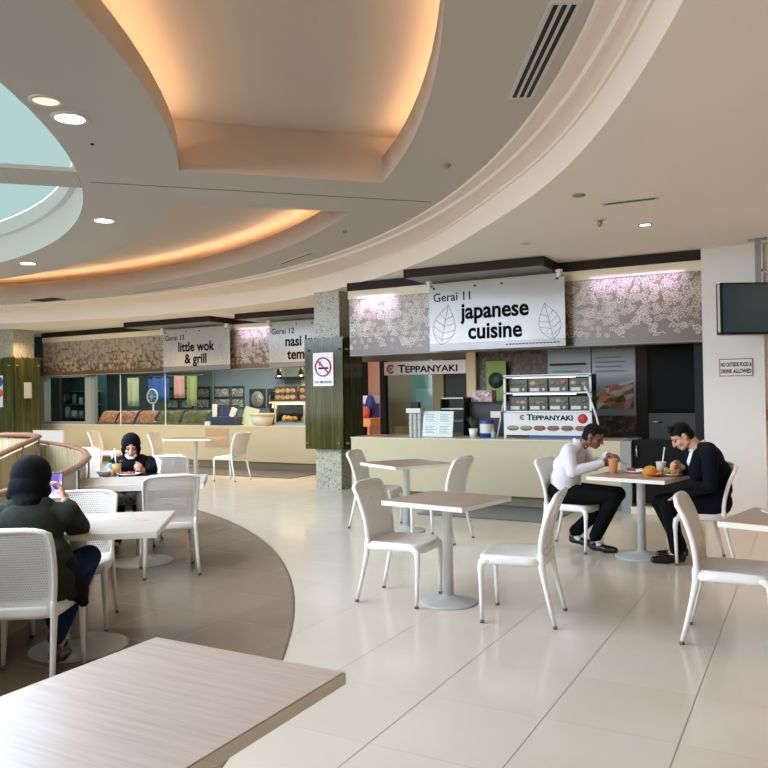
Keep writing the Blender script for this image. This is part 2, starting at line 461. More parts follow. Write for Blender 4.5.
# ---------------------------------------------------------------- white wall at the stall's end
YS, YF = 10.0, 13.2            # fronts of the near stall and of the far stalls
wl = MB(); wl.box(-1.13, -.47, 9.95, 10.35, 0, ZL).box(-.47, 6, 10.02, 10.42, 0, ZL)
wl.build('wall_right', M_wall, kind='structure')
box('light_block_left', -33.3, -33, -16, 14.2, 0, ZL, flat('beige far wall', (150, 140, 124), .8), kind='structure')  # unseen wall added to block sky light and darken the inner ceiling
box('wall_far_left', -33, -20.5, 14.0, 14.2, 0, ZL, flat('beige far wall', (150, 140, 124), .8), kind='structure')
box('light_block_right', 6, 6.3, -14, 10.4, 0, ZL, flat('light block brown', (112, 96, 82), .8), kind='structure')  # unseen dark wall added to cut light and reflections from this side
box('baseboard_right', -1.12, -.46, 9.935, 9.95, 0, .07, M_creamtrim, kind='structure')
# no wall or windows behind the camera: that side stays open to world light
# ---------------------------------------------------------------- pillars
def pillar(n, x0, x1, y0, y1):
    box('wall_pillar_%d' % n, x0, x1, y0, y1, 0, ZL, M_granite, kind='structure')
pillar(1, -7.13, -6.645, 10.65, 11.15)
pillar(2, -17.15, -16.6, 12.0, 12.56)
def green_panel(label, corners, z0, z1, th=.016):
    """glass sheets standing off a pillar, with a frayed reed edge along the top"""
    p0 = corners[0]
    t = thing('reed_glass_screen', label, 'glass screen', (p0[0], p0[1], z0))
    for a, b in zip(corners, corners[1:]):
        a, b = V((a[0], a[1], 0)), V((b[0], b[1], 0)); d = (b-a); L = d.length; d.normalize(); nn = V((-d.y, d.x, 0))*th
        m = MB(); n = 36; rnd = random.Random(3)
        def fn(u, v, rr=[rnd.uniform(-.05, .015) for _ in range(n+1)]):
            return a + d*(L*u) + V((0, 0, z0 + (z1-z0+rr[int(round(u*n))])*v))
        m.grid(fn, n, 4, thick=lambda u, v: nn, smooth=False)
        m.build('glass_sheet', M_green, t, world=True)
        fx = MB()
        for u in (.1, .9):
            for zz in (z0+.1, z1-.2): fx.lathe([(0, -.03), (.016, -.03), (.016, .05), (0, .05)], 12, M=Matrix.Translation(a+d*(L*u)+V((0,0,zz))) @ Matrix.Rotation(math.atan2(d.y, d.x), 4, 'Z') @ Matrix.Rotation(PI/2, 4, 'X'))
        fx.build('standoff', M_steel, t, world=True)
    return t
green_panel('green reed-patterned glass screen wrapped round the pillar with the no-smoking sign', [(-7.24, 10.52), (-6.5, 10.52), (-6.5, 11.12)], .655, 2.45)
green_panel('green reed-patterned glass screen on the pillar at the far end of the railing', [(-17.9, 11.9), (-16.45, 11.9), (-16.45, 12.62)], .4, 2.53)
# ================================================================ tables
def wood(name, c0, c1, ax=0):
    k = NT(name); sc_ = (1.2, 22, 22) if ax == 0 else (22, 1.2, 22)
    v = k.scale(k.coord(), sc_); n = k.noise(v, 3.2, 5., .6)[0]; n2 = k.noise(k.coord(), 1.5, 2.)[0]
    t = k.math('ADD', k.math('MULTIPLY', n, .8), k.math('MULTIPLY', n2, .2))
    c = k.ramp(t, [(.3, hexc(*c0)), (.7, hexc(*c1))])
    return k.set(col=c, rough=.33, spec=.45)
M_top = wood('glare-lightened oak laminate', (176, 157, 141), (199, 183, 168))  # nearest table: same wood, glare put into a lighter colour
M_topw = wood('bleached oak laminate', (172, 165, 156), (190, 183, 174))
M_tan = wood('tan oak laminate', (160, 136, 114), (188, 166, 145))
M_band = flat('table edge band', (226, 217, 202), .45)
M_pole = flat('satin table pole', (218, 216, 209), .36)
M_base = flat('grey table base', (178, 180, 174), .38)

def table(label, loc, rz, sx, sy, h=.76, rb=.21, top=M_top, pole=.038, th=.034, bo=(0, 0)):
    t = thing('cafe_table', label, 'table', loc, rz, 'cafe tables')
    tp = MB().box(-sx/2, sx/2, -sy/2, sy/2, h-th, h, bev=.003).build('tabletop', top, t)
    e = MB()
    pts = [(-sx/2, -sy/2), (sx/2, -sy/2), (sx/2, sy/2), (-sx/2, sy/2)]
    # edge band: a thin closed frame round the top
    o_, i_ = .0025, .001
    ring = lambda d, z: [e.bm.verts.new((x+(d if x > 0 else -d), y+(d if y > 0 else -d), z)) for x, y in pts]
    A, B, C_, D = ring(o_, h-th-.0005), ring(o_, h-.003), ring(-.001, h-.003), ring(-.001, h-th-.0005)
    for P, Q in ((A, B), (B, C_), (C_, D), (D, A)):
        for q in range(4): e.bm.faces.new((P[q], P[(q+1) % 4], Q[(q+1) % 4], Q[q]))
    e.build('edge_band', M_band, tp)
    MB().lathe([(0, .03), (pole, .03), (pole, h-th-.012), (pole*2.6, h-th-.01), (pole*2.6, h-th-.001), (0, h-th-.001)], 28, (bo[0], bo[1], 0)).build('pole', M_pole, t)
    MB().lathe([(0, 0), (rb, 0), (rb, .006), (rb*.93, .014), (rb*.5, .030), (pole*1.5, .042), (pole*1.2, .06), (0, .06)], 48, (bo[0], bo[1], 0)).build('base', M_base, t)
    return t
def rot(dx, dy): return math.atan2(dy, dx)
table('square pale-wood table with two empty white chairs in the middle of the floor', (-2.355, 5.225, 0), R_(-9), .68, .68, top=M_tan)
table('square pale-wood table before the cream counter, beyond the middle table', (-3.99, 7.76, 0), R_(-30), .75, .75, top=M_tan)
table('pale-wood table with food where the two men eat', (-1.40, 7.44, 0), R_(-12), .72, .72, h=.75, rb=.24, top=M_tan)
table('pale-wood table by the white wall with a plate on it', (-.06, 5.18, 0), R_(-13), .74, .68, top=M_tan)
table('big close-up pale-wood table in front of the camera', (-1.508, 1.34, 0), 0, .71, 1.02, rb=.22)
table('white-topped table where the woman with the phone sits', (-3.98, 3.31, 0), R_(36.5), 1.06, .84, rb=.29, top=M_topw, pole=.05)
table('long white table where the woman in the black headscarf eats', (-5.63, 5.19, 0), R_(39), 1.50, .76, rb=.29, top=M_topw, pole=.05, th=.055, bo=(.165, 0))
table('small distant table set against the far cream counter', (-10.13, 11.1, 0), R_(14), .98, .70, rb=.2, top=M_tan)

# ================================================================ chairs
def perforated():
    k = NT('woven perforated plastic'); s = k.sep(k.coord())
    px, pz = .0135, .0135
    row = k.math('FLOOR', k.math('DIVIDE', s[2], pz)); odd = k.math('MULTIPLY', k.math('MODULO', k.math('ADD', row, 200.), 2.), .5)
    fx = k.math('SUBTRACT', k.math('FRACT', k.math('ADD', k.math('DIVIDE', k.math('ADD', s[0], 2.0), px), odd)), .5)
    fz = k.math('SUBTRACT', k.math('FRACT', k.math('DIVIDE', k.math('ADD', s[2], 2.0), pz)), .5)
    d = k.math('SQRT', k.math('ADD', k.math('POWER', k.math('DIVIDE', fx, .34), 2.), k.math('POWER', k.math('DIVIDE', fz, .27), 2.)))
    hole = k.math('LESS_THAN', d, 1.0)
    k.set(col=hexc(232, 226, 217), rough=.42)
    k.bump(k.math('MULTIPLY', d, .5), .25, .004)
    tr = k.node('ShaderNodeBsdfTransparent'); mx = k.node('ShaderNodeMixShader')
    k.put(mx, 0, k.math('MULTIPLY', hole, .9)); k.l.new(k.b.outputs[0], mx.inputs[1]); k.l.new(tr.outputs[0], mx.inputs[2]); k.l.new(mx.outputs[0], k.out.inputs[0])
    return k.m
M_perf = perforated()

def make_chair(name):
    """white moulded chair, origin on the floor, front towards +Y"""
    t = thing(name, 'x', 'chair')
    # seat: dished pad with a downturned rim
    def outline(u):                # u 0..1 round a squarish rounded shape
        a = 2*PI*u; c, s_ = math.cos(a), math.sin(a); p = 2/5.0
        x = math.copysign(abs(c)**p, c); y = math.copysign(abs(s_)**p, s_)
        return x, y
    m = MB(); n = 56
    rings = []
    for (f, z) in ((0., .437), (.45, .440), (.8, .448), (.93, .453), (.985, .449), (1., .438), (1.004, .412), (1., .392), (.965, .392), (.93, .428), (.5, .424), (0., .422)):
        if f == 0.: rings.append([m.bm.verts.new((0, .04, z))]); continue
        r = []
        for k in range(n):
            x, y = outline(k/n); wid = .232 if y > 0 else .222
            fz = z - (.012*max(0, y)**6 if f > .4 else 0)
            r.append(m.bm.verts.new((x*wid*f, .04+y*.228*f, fz)))
        rings.append(r)
    for a, b in zip(rings, rings[1:]):
        for k in range(n):
            vs = (a[0], b[k], b[(k+1) % n]) if len(a) == 1 else ((a[k], a[(k+1) % n], b[0]) if len(b) == 1 else (a[k], a[(k+1) % n], b[(k+1) % n], b[k]))
            m.bm.faces.new(vs).smooth = True
    m.build('seat', M_white, t)
    # back: one curved shell, woven in its middle, solid at the border
    def by(v):                     # y and z along the height
        z = .430 + .435*v
        y = -.165 + .010*math.sin(PI*min(1, v*1.2)) - .098*v**1.6
        return y, z
    def shell(u, v):
        y, z = by(v); x = (u-.5)*2
        wid = .205 + .022*math.sin(PI*v*.55) - .012*max(0, v-.9)*10*abs(x)**8*0
        zz = z - (.030*abs(x)**5 if v > .98 else .030*abs(x)**5*max(0, (v-.8)/.2))
        return V((x*wid, y - .028*(1-x*x)*(.35+.65*v), zz))
    def th(u, v): return V((0, .013, .002))
    mt = lambda u, v: 1 if (.06 < u < .94 and .16-.05*(1-(2*u-1)**2) < v < .95) else 0
    m = MB(); m.grid(shell, 30, 26, thick=th, mat=mt)
    b = m.build('backrest', [M_white, M_perf], t)
    # rounded rim along the sides and the top
    m = MB(); pts = []
    for i in range(13): pts.append(shell(0, i/12)+V((0, .0065, 0)))
    for i in range(1, 12): pts.append(shell(i/12, 1)+V((0, .0065, 0)))
    for i in range(12, -1, -1): pts.append(shell(1, i/12)+V((0, .0065, 0)))
    rr = [.017]*len(pts)
    m.tube(pts, [(.017, .0135)]*len(pts), 10)
    m.build('back_rim', M_white, b)
    for sx in (-1, 1):
        m = MB()      # front leg: broad shoulder under the seat, then a slim shaft
        m.tube([(sx*.214, .150, .417), (sx*.215, .205, .414), (sx*.215, .236, .396), (sx*.216, .243, .35), (sx*.217, .242, .28), (sx*.221, .239, .15), (sx*.226, .236, .018)],
               [(.022, .012), (.026, .016), (.027, .019), (.0215, .0195), (.0165, .0165), (.0145, .0145), (.0125, .0125)], 12)
        l = m.build('leg', M_white, t)
        MB().lathe([(0, 0), (.0145, 0), (.015, .016), (.0125, .022), (0, .022)], 12, (sx*.2265, .2357, 0)).build('foot_cap', M_rubber, l)
        m = MB()      # back leg runs up into the rim of the backrest
        y0, z0 = by(.12)
        m.tube([(sx*.208, y0+.006, z0), (sx*.207, -.158, .44), (sx*.209, -.160, .385), (sx*.212, -.180, .28), (sx*.219, -.212, .14), (sx*.225, -.243, .018)],
               [(.015, .014), (.026, .018), (.022, .018), (.017, .0165), (.0148, .0148), (.0128, .0128)], 12, up=(0, 1, 0))
        l = m.build('leg', M_white, t)
        MB().lathe([(0, 0), (.0145, 0), (.015, .016), (.0125, .022), (0, .022)], 12, (sx*.2258, -.2437, 0)).build('foot_cap', M_rubber, l)
        m = MB()
        m.tube([(sx*.211, -.158, .415), (sx*.215, -.05, .414), (sx*.216, .1, .414), (sx*.215, .205, .412)], [(.026, .013)]*4, 12)
        m.build('seat_rail', M_white, t)
    return t
CH = make_chair('plastic_chair'); used = []
def chair(loc, fdir, label):
    rz = math.atan2(fdir[1], fdir[0]) - PI/2
    if not used:
        CH.location = (loc[0], loc[1], 0); CH.rotation_euler = (0, 0, rz); CH['label'] = label; CH['group'] = 'white plastic chairs'; used.append(CH); return CH
    c = dup(CH, (loc[0], loc[1], 0), rz, label, 'white plastic chairs'); used.append(c); return c
chair((-2.737, 5.188), (.999, .05), 'empty white plastic chair tucked under the middle table, facing the white wall')
chair((-1.749, 5.123), (-.991, -.133), 'empty white plastic chair at the middle table with its back to the white wall')
chair((-4.467, 7.90), (.985, .17), 'white plastic chair beside the pillar, at the table before the cream counter')
chair((-3.412, 7.444), (-.999, .037), 'white plastic chair turned away, between the middle table and the cream counter')
chair((-2.096, 7.569), (.99, -.12), 'white plastic chair the man in the white shirt sits on')
chair((-.90, 7.46), (-.955, -.30), 'white plastic chair the man in the dark suit sits on')
chair((-.474, 5.20), (1, .02), 'empty white plastic chair pulled up to the table by the white wall')
chair((-3.742, 2.765), (-.52, .855), 'white woven-back chair the woman with the phone sits on')
chair((-4.388, 3.632), (.64, -.768), 'white chair across the table from the woman with the phone')
chair((-4.967, 5.095), (-.762, .648), 'empty white chair at the long table, opposite the woman in the black headscarf')
chair((-6.25, 5.93), (.58, -.81), 'white chair the woman in the black headscarf sits on')
chair((-6.52, 6.72), (-.6, .8), 'white chair back showing just behind the woman in the black headscarf')
chair((-9.262, 11.109), (-1, .0), 'white chair facing the small distant table, nearest the granite pillar')
chair((-10.62, 10.85), (.95, .3), 'white chair on the railing side of the small distant table')
chair((-8.30, 6.98), (.8, -.6), 'white chair standing between the wooden railing and the woman in the black headscarf')
chair((-12.56, 11.13), (.9, .4), 'faint white chair by the far cream counter, past the end of the railing')

# ================================================================ near stall (Gerai 11)
t = thing('service_counter', 'long cream counter under the japanese cuisine sign', 'counter', (-4.1, 10.3, 0))
box('front_panel', -6.06, -2.12, 10.0, 10.72, .13, .872, M_cream, t)
box('plinth', -6.0, -2.05, 10.08, 10.7, 0, .13, flat('olive plinth', (122, 110, 78), .6), t)
box('worktop', -6.07, -2.115, 9.99, 10.74, .872, .893, flat('counter top', (206, 196, 168), .3), t, bev=.004)
box('end_panel', -2.115, -1.99, 9.99, 10.74, .0, .897, M_grey, t)
MB().box(-4.42, -2.68, 8.86, 9.98, .0, .012, bev=.004).build('m', M_black)
o = bpy.data.objects['m']; o.name = 'floor_mat'
k = NT('slate mat'); n_ = k.noise(k.scale(k.coord(), (2, 14, 1)), 3., 4.)[0]; sy_ = k.sep(k.coord())
ln = k.math('MAXIMUM', k.math('LESS_THAN', k.math('ABSOLUTE', k.math('SUBTRACT', sy_[1], 9.28)), .02), k.math('GREATER_THAN', sy_[1], 9.8))
k.set(col=k.mix(k.math('MULTIPLY', ln, .6), k.ramp(n_, [(.3, hexc(88, 98, 110)), (.7, hexc(120, 124, 126))]), hexc(58, 58, 58)), rough=.3); M_mat = k.m
o.data.materials[0] = M_mat
tag(o, 'slate blue mat on the floor along the near cream counter', 'mat')

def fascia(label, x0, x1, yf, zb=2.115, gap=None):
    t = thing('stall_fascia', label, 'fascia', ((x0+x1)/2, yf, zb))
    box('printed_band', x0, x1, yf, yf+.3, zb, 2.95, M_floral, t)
    box('cream_band', x0-.01, x1+.01, yf-.02, yf+.3, 2.95, 3.072, M_creamtrim, t)
    box('dark_band', x0-.02, x1+.02, yf-.03, yf+.3, 3.072, ZL-.006, M_dkbrown, t)
    box('bottom_trim', x0, x1, yf-.006, yf+.3, zb-.014, zb, M_grey, t)
    return t
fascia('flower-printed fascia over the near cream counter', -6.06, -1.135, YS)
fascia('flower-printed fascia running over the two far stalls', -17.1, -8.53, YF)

def canopy(label, x0, x1, y0, y1):
    t = thing('ceiling_canopy', label, 'canopy', ((x0+x1)/2, (y0+y1)/2, 3.08))
    box('side_board', x0, x1, y0, y1, 3.085, ZL-.004, M_dkbrown, t)
    box('underside', x0+.03, x1-.03, y0+.03, y1, 3.078, 3.085, M_grey, t)
    return t
canopy('dark brown ceiling box above the japanese cuisine sign', -4.80, -2.86, 9.34, 9.97)
canopy('dark brown ceiling box above the little wok & grill sign', -13.4, -10.9, 12.42, 13.16)
canopy('dark brown ceiling box above the nasi sign beside the pillar', -10.25, -7.9, 12.42, 13.16)

def sign_mat():
    k = NT('sign acrylic'); s = k.sep(k.coord()); 
    band = k.math('LESS_THAN', s[2], 2.21)
    c = k.mix(band, hexc(176, 171, 161), hexc(120, 122, 118))
    return k.set(col=c, rough=.12, spec=.5, emit=c, estr=.0)
M_sign = sign_mat()
M_ink = flat('sign lettering', (10, 11, 13), .8, spec=.05)
M_leaf = flat('pale leaf drawing', (160, 158, 152), .6)
def leaf(m, cx, cz, L, ang, y, flip=1):
    A = Matrix.Translation((cx, y, cz)) @ Matrix.Rotation(R_(ang), 4, 'Y')
    P = lambda s_, w: A @ V((w, 0, s_))
    n = 12; w = lambda q: .3*L*math.sin(PI*q**.8)
    for sg in (-1, 1): m.tube([P(L*q/n, sg*w(q/n)) for q in range(n+1)], .0028, 4)
    m.tube([P(0, 0), P(L, 0)], .0028, 4)
    for q in (3, 5, 7, 9):
        for sg in (-1, 1): m.tube([P(L*(q-1.5)/n, 0), P(L*q/n, sg*w(q/n))], .0022, 4)
def sign(label, x0, x1, y, top, lines, num, sz, leaves=True, off=0., brand=True):
    z0, z1 = 2.108, 3.025
    t = thing('hanging_sign', label, 'sign', ((x0+x1)/2, y, z0))
    box('panel', x0, x1, y, y+.014, z0, z1, M_sign, t)
    text('lettering', num, .165, M_ink, t, (x0+.06, y-.001, z1-.235), bold=.0015, ext=.001)
    zc = 2.535
    for i, ln_ in enumerate(lines):
        text('lettering', ln_, sz, M_ink, t, ((x0+x1)/2+off, y-.001, zc-i*sz*.92), bold=.0085, ext=.001, align='CENTER', sx=.93)
    m = MB(); leaf(m, x0+.17, 2.19, .56, 12, y-.002); m.build('leaf_drawing', M_leaf, t, world=True)
    m = MB(); leaf(m, x1-.15, 2.20, .48, -14, y-.002); m.build('leaf_drawing', M_leaf, t, world=True)
    for u in (.04, .36, .56, .95):
        MB().lathe([(0, 0), (.014, 0), (.014, .014), (0, .014)], 10, M=Matrix.Translation((x0+(x1-x0)*u, y, z1-.055)) @ Matrix.Rotation(PI/2, 4, 'X')).build('bolt', M_black, t, world=True)
    if brand:
        m = MB()
        for q in range(16): m.box(x1-.80+q*.046, x1-.80+q*.046+.034, y-.0015, y, z0+.045, z0+.058)
        m.build('fine_print', M_ink, t, world=True)
    for u in (.01, .97):
        m = MB(); xx = x0+(x1-x0)*u
        m.lathe([(0, 0), (.045, 0), (.045, .03), (0, .03)], 14, (xx, y+.01-.05, 3.05)).lathe([(0, 0), (.03, 0), (.03, .07), (0, .07)], 12, (xx, y-.04, 2.985)).lathe([(.0, 0), (.006, 0), (.006, .06), (0, .06)], 8, (xx, y-.04, 3.02))
        m.build('hanger_clip', M_white, t, world=True)
    return t
sign('white hanging sign reading Gerai 11 japanese cuisine', -4.64, -2.735, 9.8, 0, ['japanese', 'cuisine'], 'Gerai 11', .30)
sign('white hanging sign reading Gerai 13 little wok & grill', -12.79, -10.87, 13.0, 0, ['little wok', '& grill'], 'Gerai 13', .29, brand=False)
sign('white hanging sign reading Gerai 12 nasi, partly behind the pillar', -9.83, -7.9, 13.0, 0, ['nasi kukus', 'temerloh'], 'Gerai 12', .29, brand=False)

# wall on which the near stall ends + recess behind
def mosaic(name, a, b, c_):
    k = NT(name); v = k.vor(k.scale(k.coord(), (1, 1, 1.)), 22., dim='3D', rnd=.5)
    c = k.ramp(k.sep(v[1])[0], [(.2, hexc(*a)), (.5, hexc(*b)), (.85, hexc(*c_))])
    return k.set(col=c, rough=.45)
M_mos = mosaic('brown mosaic tiles', (36, 26, 16), (62, 45, 28), (90, 70, 46))
YB = 12.0
w = MB()
w.box(-4.82, -2.27, YB, YB+.15, 0, ZL)
w.build('wall_stall_back', M_mos, kind='structure')
w = MB(); w.box(-2.27, -1.13, YB, YB+.15, 0, ZL); w.build('wall_stall_recess', M_black, kind='structure')
box('wall_stall_side', -1.28, -1.14, 10.36, YB, 0, ZL, M_black, kind='structure')
box('ceiling_stall', -6.04, -1.13, 10.3, 12.2, 2.6, 2.66, flat('stall ceiling', (96, 88, 78), .8), kind='structure')
w = MB(); w.box(-6.1, -6.0, 10.75, 10.9, .0, 2.6); 
w.bm.free()
# dark door post and the cold cabinet in the recess
t = thing('door_frame', 'dark wooden post beside the black recess of the near stall', 'door frame', (-2.2, 11.9, 0))
box('jamb', -2.27, -2.06, 11.82, 12.0, 0, 2.45, M_dkbrown, t); box('header', -2.06, -1.28, 11.85, 12.0, 2.3, 2.45, M_dkbrown, t)
t = thing('tall_fridge', 'tall black cabinet with a steel lower door in the recess', 'fridge', (-1.7, 11.7, 0))
box('body', -2.05, -1.30, 11.5, 11.99, .05, 2.28, flat('black cabinet', (11, 10, 10), .6, spec=.1), t)
box('glass_door', -1.98, -1.37, 11.47, 11.5, 1.25, 2.2, flat('black glass', (7, 7, 7), .5, spec=.1), t)
d = box('steel_door', -2.03, -1.32, 11.46, 11.5, .1, 1.2, flat('dark steel', (52, 51, 49), .5, metal=.2), t)
MB().tube([(-1.98, 11.42, 1.08), (-1.86, 11.42, 1.08)], .012, 8).build('handle', M_alu, d, world=True)
w2 = t
t = thing('swing_gate', 'low black swing gate between the counter end and the white wall', 'gate', (-1.6, 10.1, 0))
box('panel', -1.985, -1.14, 10.06, 10.1, .12, .91, flat('gate black', (18, 14, 12), .6, spec=.15), t)
MB().tube([(-1.93, 10.03, .70), (-1.93, 10.03, .84)], .013, 8).build('handle', M_alu, t, world=True)
tag(box('step_plinth', -2.0, -1.135, 9.97, 10.3, 0, .085, M_creamtrim), 'low cream kerb under the black swing gate', 'kerb')

# wall posters
def food_mat(name, bgc, cols, sc_=9., st=None, ang=0):
    k = NT(name); co_ = k.coord()
    if st: co_ = k.scale(k.scale(co_, (1, 1, 1), rot=(0, R_(ang), 0)), st)
    v = k.vor(co_, sc_)
    n = k.noise(co_, sc_*1.2, 4.)[0]
    c = k.ramp(k.sep(v[1])[0], [(i/(len(cols)-.5), hexc(*q)) for i, q in enumerate(cols)])
    c = k.mix(k.math('MULTIPLY', n, .5), c, hexc(*bgc))
    return k.set(col=c, rough=.35)
M_poster = flat('grey blue panel', (112, 124, 128), .3)
M_sushi = food_mat('sushi photo', (60, 40, 30), [(146, 46, 26), (206, 190, 160), (54, 70, 44), (190, 110, 60), (216, 206, 190), (150, 52, 34)], 1., (7, 1, 15), 22)
t = thing('menu_board', 'blue-grey menu panel with a dark shelf line, beside the sushi poster', 'menu board', (-3.3, YB, 1.2))
box('panel', -3.63, -2.96, YB-.03, YB, 1.15, 2.18, M_poster, t)
box('shelf', -3.58, -3.04, YB-.10, YB-.03, 1.93, 1.96, M_black, t)
m = MB()
for i in range(5): m.box(-3.56, -3.1-.06*(i % 3), YB-.033, YB-.03, 1.82-i*.09, 1.85-i*.09)
m.build('faint_text', flat('faint blue print', (92, 112, 128), .5), t, world=True)
t = thing('poster', 'blue-grey poster with a sushi picture behind the display case', 'poster', (-2.6, YB, 1.2))
box('panel', -2.94, -2.285, YB-.03, YB, 1.15, 2.17, M_poster, t)
pc = MB(); pc.grid(lambda u, v: V((-2.9+.57*u, YB-.034, 1.25+.43*v - .12*(1-u)*v)), 8, 6); pc.build('sushi_picture', M_sushi, t, world=True)
m = MB()
for i in range(4): m.box(-2.88, -2.5+.05*(i % 2), YB-.034, YB-.03, 2.02-i*.07, 2.045-i*.07)
m.build('faint_text', flat('faint blue print', (92, 112, 128), .5), t, world=True)

# display case on the counter
t = thing('display_case', 'lit white-framed display case of menu pictures on the near counter', 'display case', (-3.15, 10.36, .893))
X0, X1, Z0, Z1, YD = -3.77, -2.55, .91, 1.75, 10.33
M_wf = flat('white frame', (222, 226, 222), .4)
for x in (X0, X1-.03): box('upright', x, x+.03, YD, YD+.03, .893, Z1, M_wf, t)
for z in (Z1-.03, 1.50, 1.245): box('rail', X0, X1, YD, YD+.03, z, z+.02, M_wf, t)
box('back_board', X0, X1, YD+.26, YD+.28, 1.25, Z1, M_black, t)
box('top_board', X0, X1, YD, YD+.28, Z1, Z1+.012, M_wf, t)
for z in (1.265, 1.515): box('shelf', X0, X1, YD+.04, YD+.26, z-.012, z, M_alu, t)
M_lamp = flat('case lamp', (255, 250, 236), .4, estr=1.3)
for z in (1.715, 1.485): box('lamp', X0+.12, X1-.22, YD+.05, YD+.07, z, z+.012, M_lamp, t)
M_dkcard = flat('dark picture card', (48, 44, 34), .4); M_lab = flat('price label', (214, 210, 198), .5)
rnd = random.Random(5)
fc = [(140, 116, 80), (96, 104, 64), (156, 142, 106), (138, 84, 58), (166, 150, 112), (84, 92, 56)]
fmats = [flat('menu food %d' % i, c, .5, var=.35, vs=60) for i, c in enumerate(fc)]
for r in range(2):
    for c in range(4):
        cx_ = X0+.045+c*.285; z_ = 1.515-.25*r
        cd = box('picture_card', cx_, cx_+.265, YD+.10, YD+.11, z_, z_+.19, M_dkcard, t)
        m = MB(); m.box(cx_+.02, cx_+.15, YD+.097, YD+.1, z_+.02, z_+.065); m.ball((cx_+.21, YD+.1, z_+.045), .02, sc=(1, .15, 1), seg=10); m.build('price_label', M_lab, cd, world=True)
        for q in range(3):
            m = MB(); m.ball((cx_+.06+.07*q, YD+.1, z_+.125+rnd.uniform(-.01, .01)), .045, sc=(1, .15, .62), seg=10); m.build('food_picture', fmats[rnd.randrange(6)], cd, world=True)
M_ban = flat('white banner', (216, 218, 214), .45)
bn = box('lower_banner', X0, X1, YD-.005, YD+.01, .935, 1.24, M_ban, t)
M_red = flat('logo red', (190, 52, 44), .5)
text('lettering', 'T', .115, M_ink, bn, (X0+.33, YD-.007, 1.14), bold=.003, ext=.001, sx=1.2)
text('lettering', 'EPPANYAKI', .092, M_ink, bn, (X0+.405, YD-.007, 1.14), bold=.003, ext=.001, sx=1.2)
def ringlogo(m, x, z, r, y):
    m.tube([(x+r*math.cos(a), y, z+r*math.sin(a)) for a in [R_(40+i*28) for i in range(11)]], r*.28, 6)
    m.ball((x, y, z), r*.35, sc=(1, .3, 1), seg=10)
m = MB(); ringlogo(m, X0+.27, 1.178, .03, YD-.008); m.build('logo', M_red, bn, world=True)
m = MB(); m.lathe([(0, 0), (.065, 0), (.065, .004), (0, .004)], 24, M=Matrix.Translation((X1-.12, YD-.006, 1.16)) @ Matrix.Rotation(PI/2, 4, 'X')); m.build('round_mark', M_red, bn, world=True)
for i in range(6):
    x = X0+.13+i*.19
    m = MB(); m.ball((x, YD-.006, 1.03), .088, sc=(1, .06, .42), seg=12); pl = m.build('dish_picture', flat('dish picture plate', (120, 100, 84), .5), bn, world=True)
    m = MB()
    for q in range(3): m.ball((x-.04+.04*q, YD-.010, 1.042), .034, sc=(1, .1, .7), seg=8)
    m.build('food_picture', fmats[(3 if i > 1 else 2)], pl, world=True)
box('foot_strip', X0+.35, X1, YD+.02, YD+.2, .893, .935, flat('blue strip', (40, 72, 128), .5), t)
tag(MB().tube([(-2.62, 10.25, 1.60), (-2.55, 10.24, 1.45), (-2.47, 10.24, 1.2), (-2.40, 10.24, .9)], .014, 8).build('white_tube', M_wf), 'thin curved white tube leaning on the display case', 'tube')

# things on the near counter
t = thing('menu_stand', 'white menu stand with four printed sheets on the near counter', 'menu stand', (-4.77, 10.25, .893))
A = Matrix.Translation((-4.77, 10.28, .897)) @ Matrix.Rotation(R_(-9), 4, 'X')
MB().box(-.24, .24, -.008, .008, 0, .372, M=A).build('board', flat('menu board face', (200, 206, 200), .35), t, world=True)
for x in (-.22, .01):
    for z in (.03, .2):
        s_ = MB().box(x, x+.2, -.011, -.008, z, z+.145, M=A).build('sheet', flat('menu sheet', (216, 222, 210), .5), t, world=True)
        m = MB()
        for q in range(5): m.box(x+.02, x+.18-.03*(q % 2), -.0125, -.011, z+.022+q*.024, z+.03+q*.024, M=A)
        m.build('print', flat('teal print', (110, 146, 134), .6), s_, world=True)
MB().box(-.2, .2, .06, .07, 0, .30, M=Matrix.Translation((-4.77, 10.3, .893))).build('strut', M_wf, t, world=True)
t = thing('cup_rack', 'clear rack of stacked cups beside the menu stand', 'cup rack', (-5.13, 10.3, .893))
M_cup = flat('clear cups', (186, 184, 176), .25)
for i in range(3):
    m = MB(); 
    for q in range(7): m.lathe([(.03, .05*q), (.036, .05*q+.05), (.032, .05*q+.05), (.028, .05*q)], 14, (-5.20+i*.07, 10.3, .893))
    m.build('cup_stack', M_cup, t, world=True)
box('tray', -5.25, -5.02, 10.23, 10.37, 1.245, 1.31, M_lab, t); box('box', -5.19, -5.06, 10.26, 10.34, 1.31, 1.40, M_black, t)
t = thing('shelf_unit', 'small black open rack with white shelves behind the menu stand', 'shelf', (-4.48, 10.9, .893))
for z in (.9, 1.1, 1.28, 1.44): box('shelf', -4.93, -4.55, 10.75, 11.05, z, z+.018, M_lab, t)
for x in (-4.93, -4.56): box('side', x, x+.015, 10.75, 11.05, .88, 1.46, M_black, t)
box('support_cabinet', -4.93, -4.55, 10.75, 11.05, 0, .88, M_black, t)
t = thing('back_bench', 'dark worktop behind the near counter', 'worktop', (-4.1, 11.3, 0))
box('top', -4.54, -3.85, 10.9, 11.9, 1.36, 1.39, M_black, t); box('cabinet', -4.54, -3.85, 10.95, 11.9, 0, 1.36, flat('dark cabinet', (30, 27, 26), .5), t)
tag(box('sweets_box', -4.52, -4.2, 11.0, 11.2, 1.39, 1.56, food_mat('sweets box print', (90, 40, 30), [(200, 180, 160), (170, 60, 50), (220, 210, 200), (150, 90, 70)], 16.)), 'red and white box of sweets on the dark worktop', 'box')
t = thing('poster', 'small green poster with a dark round motif behind the sweets box', 'poster', (-4.4, 11.9, 1.4))
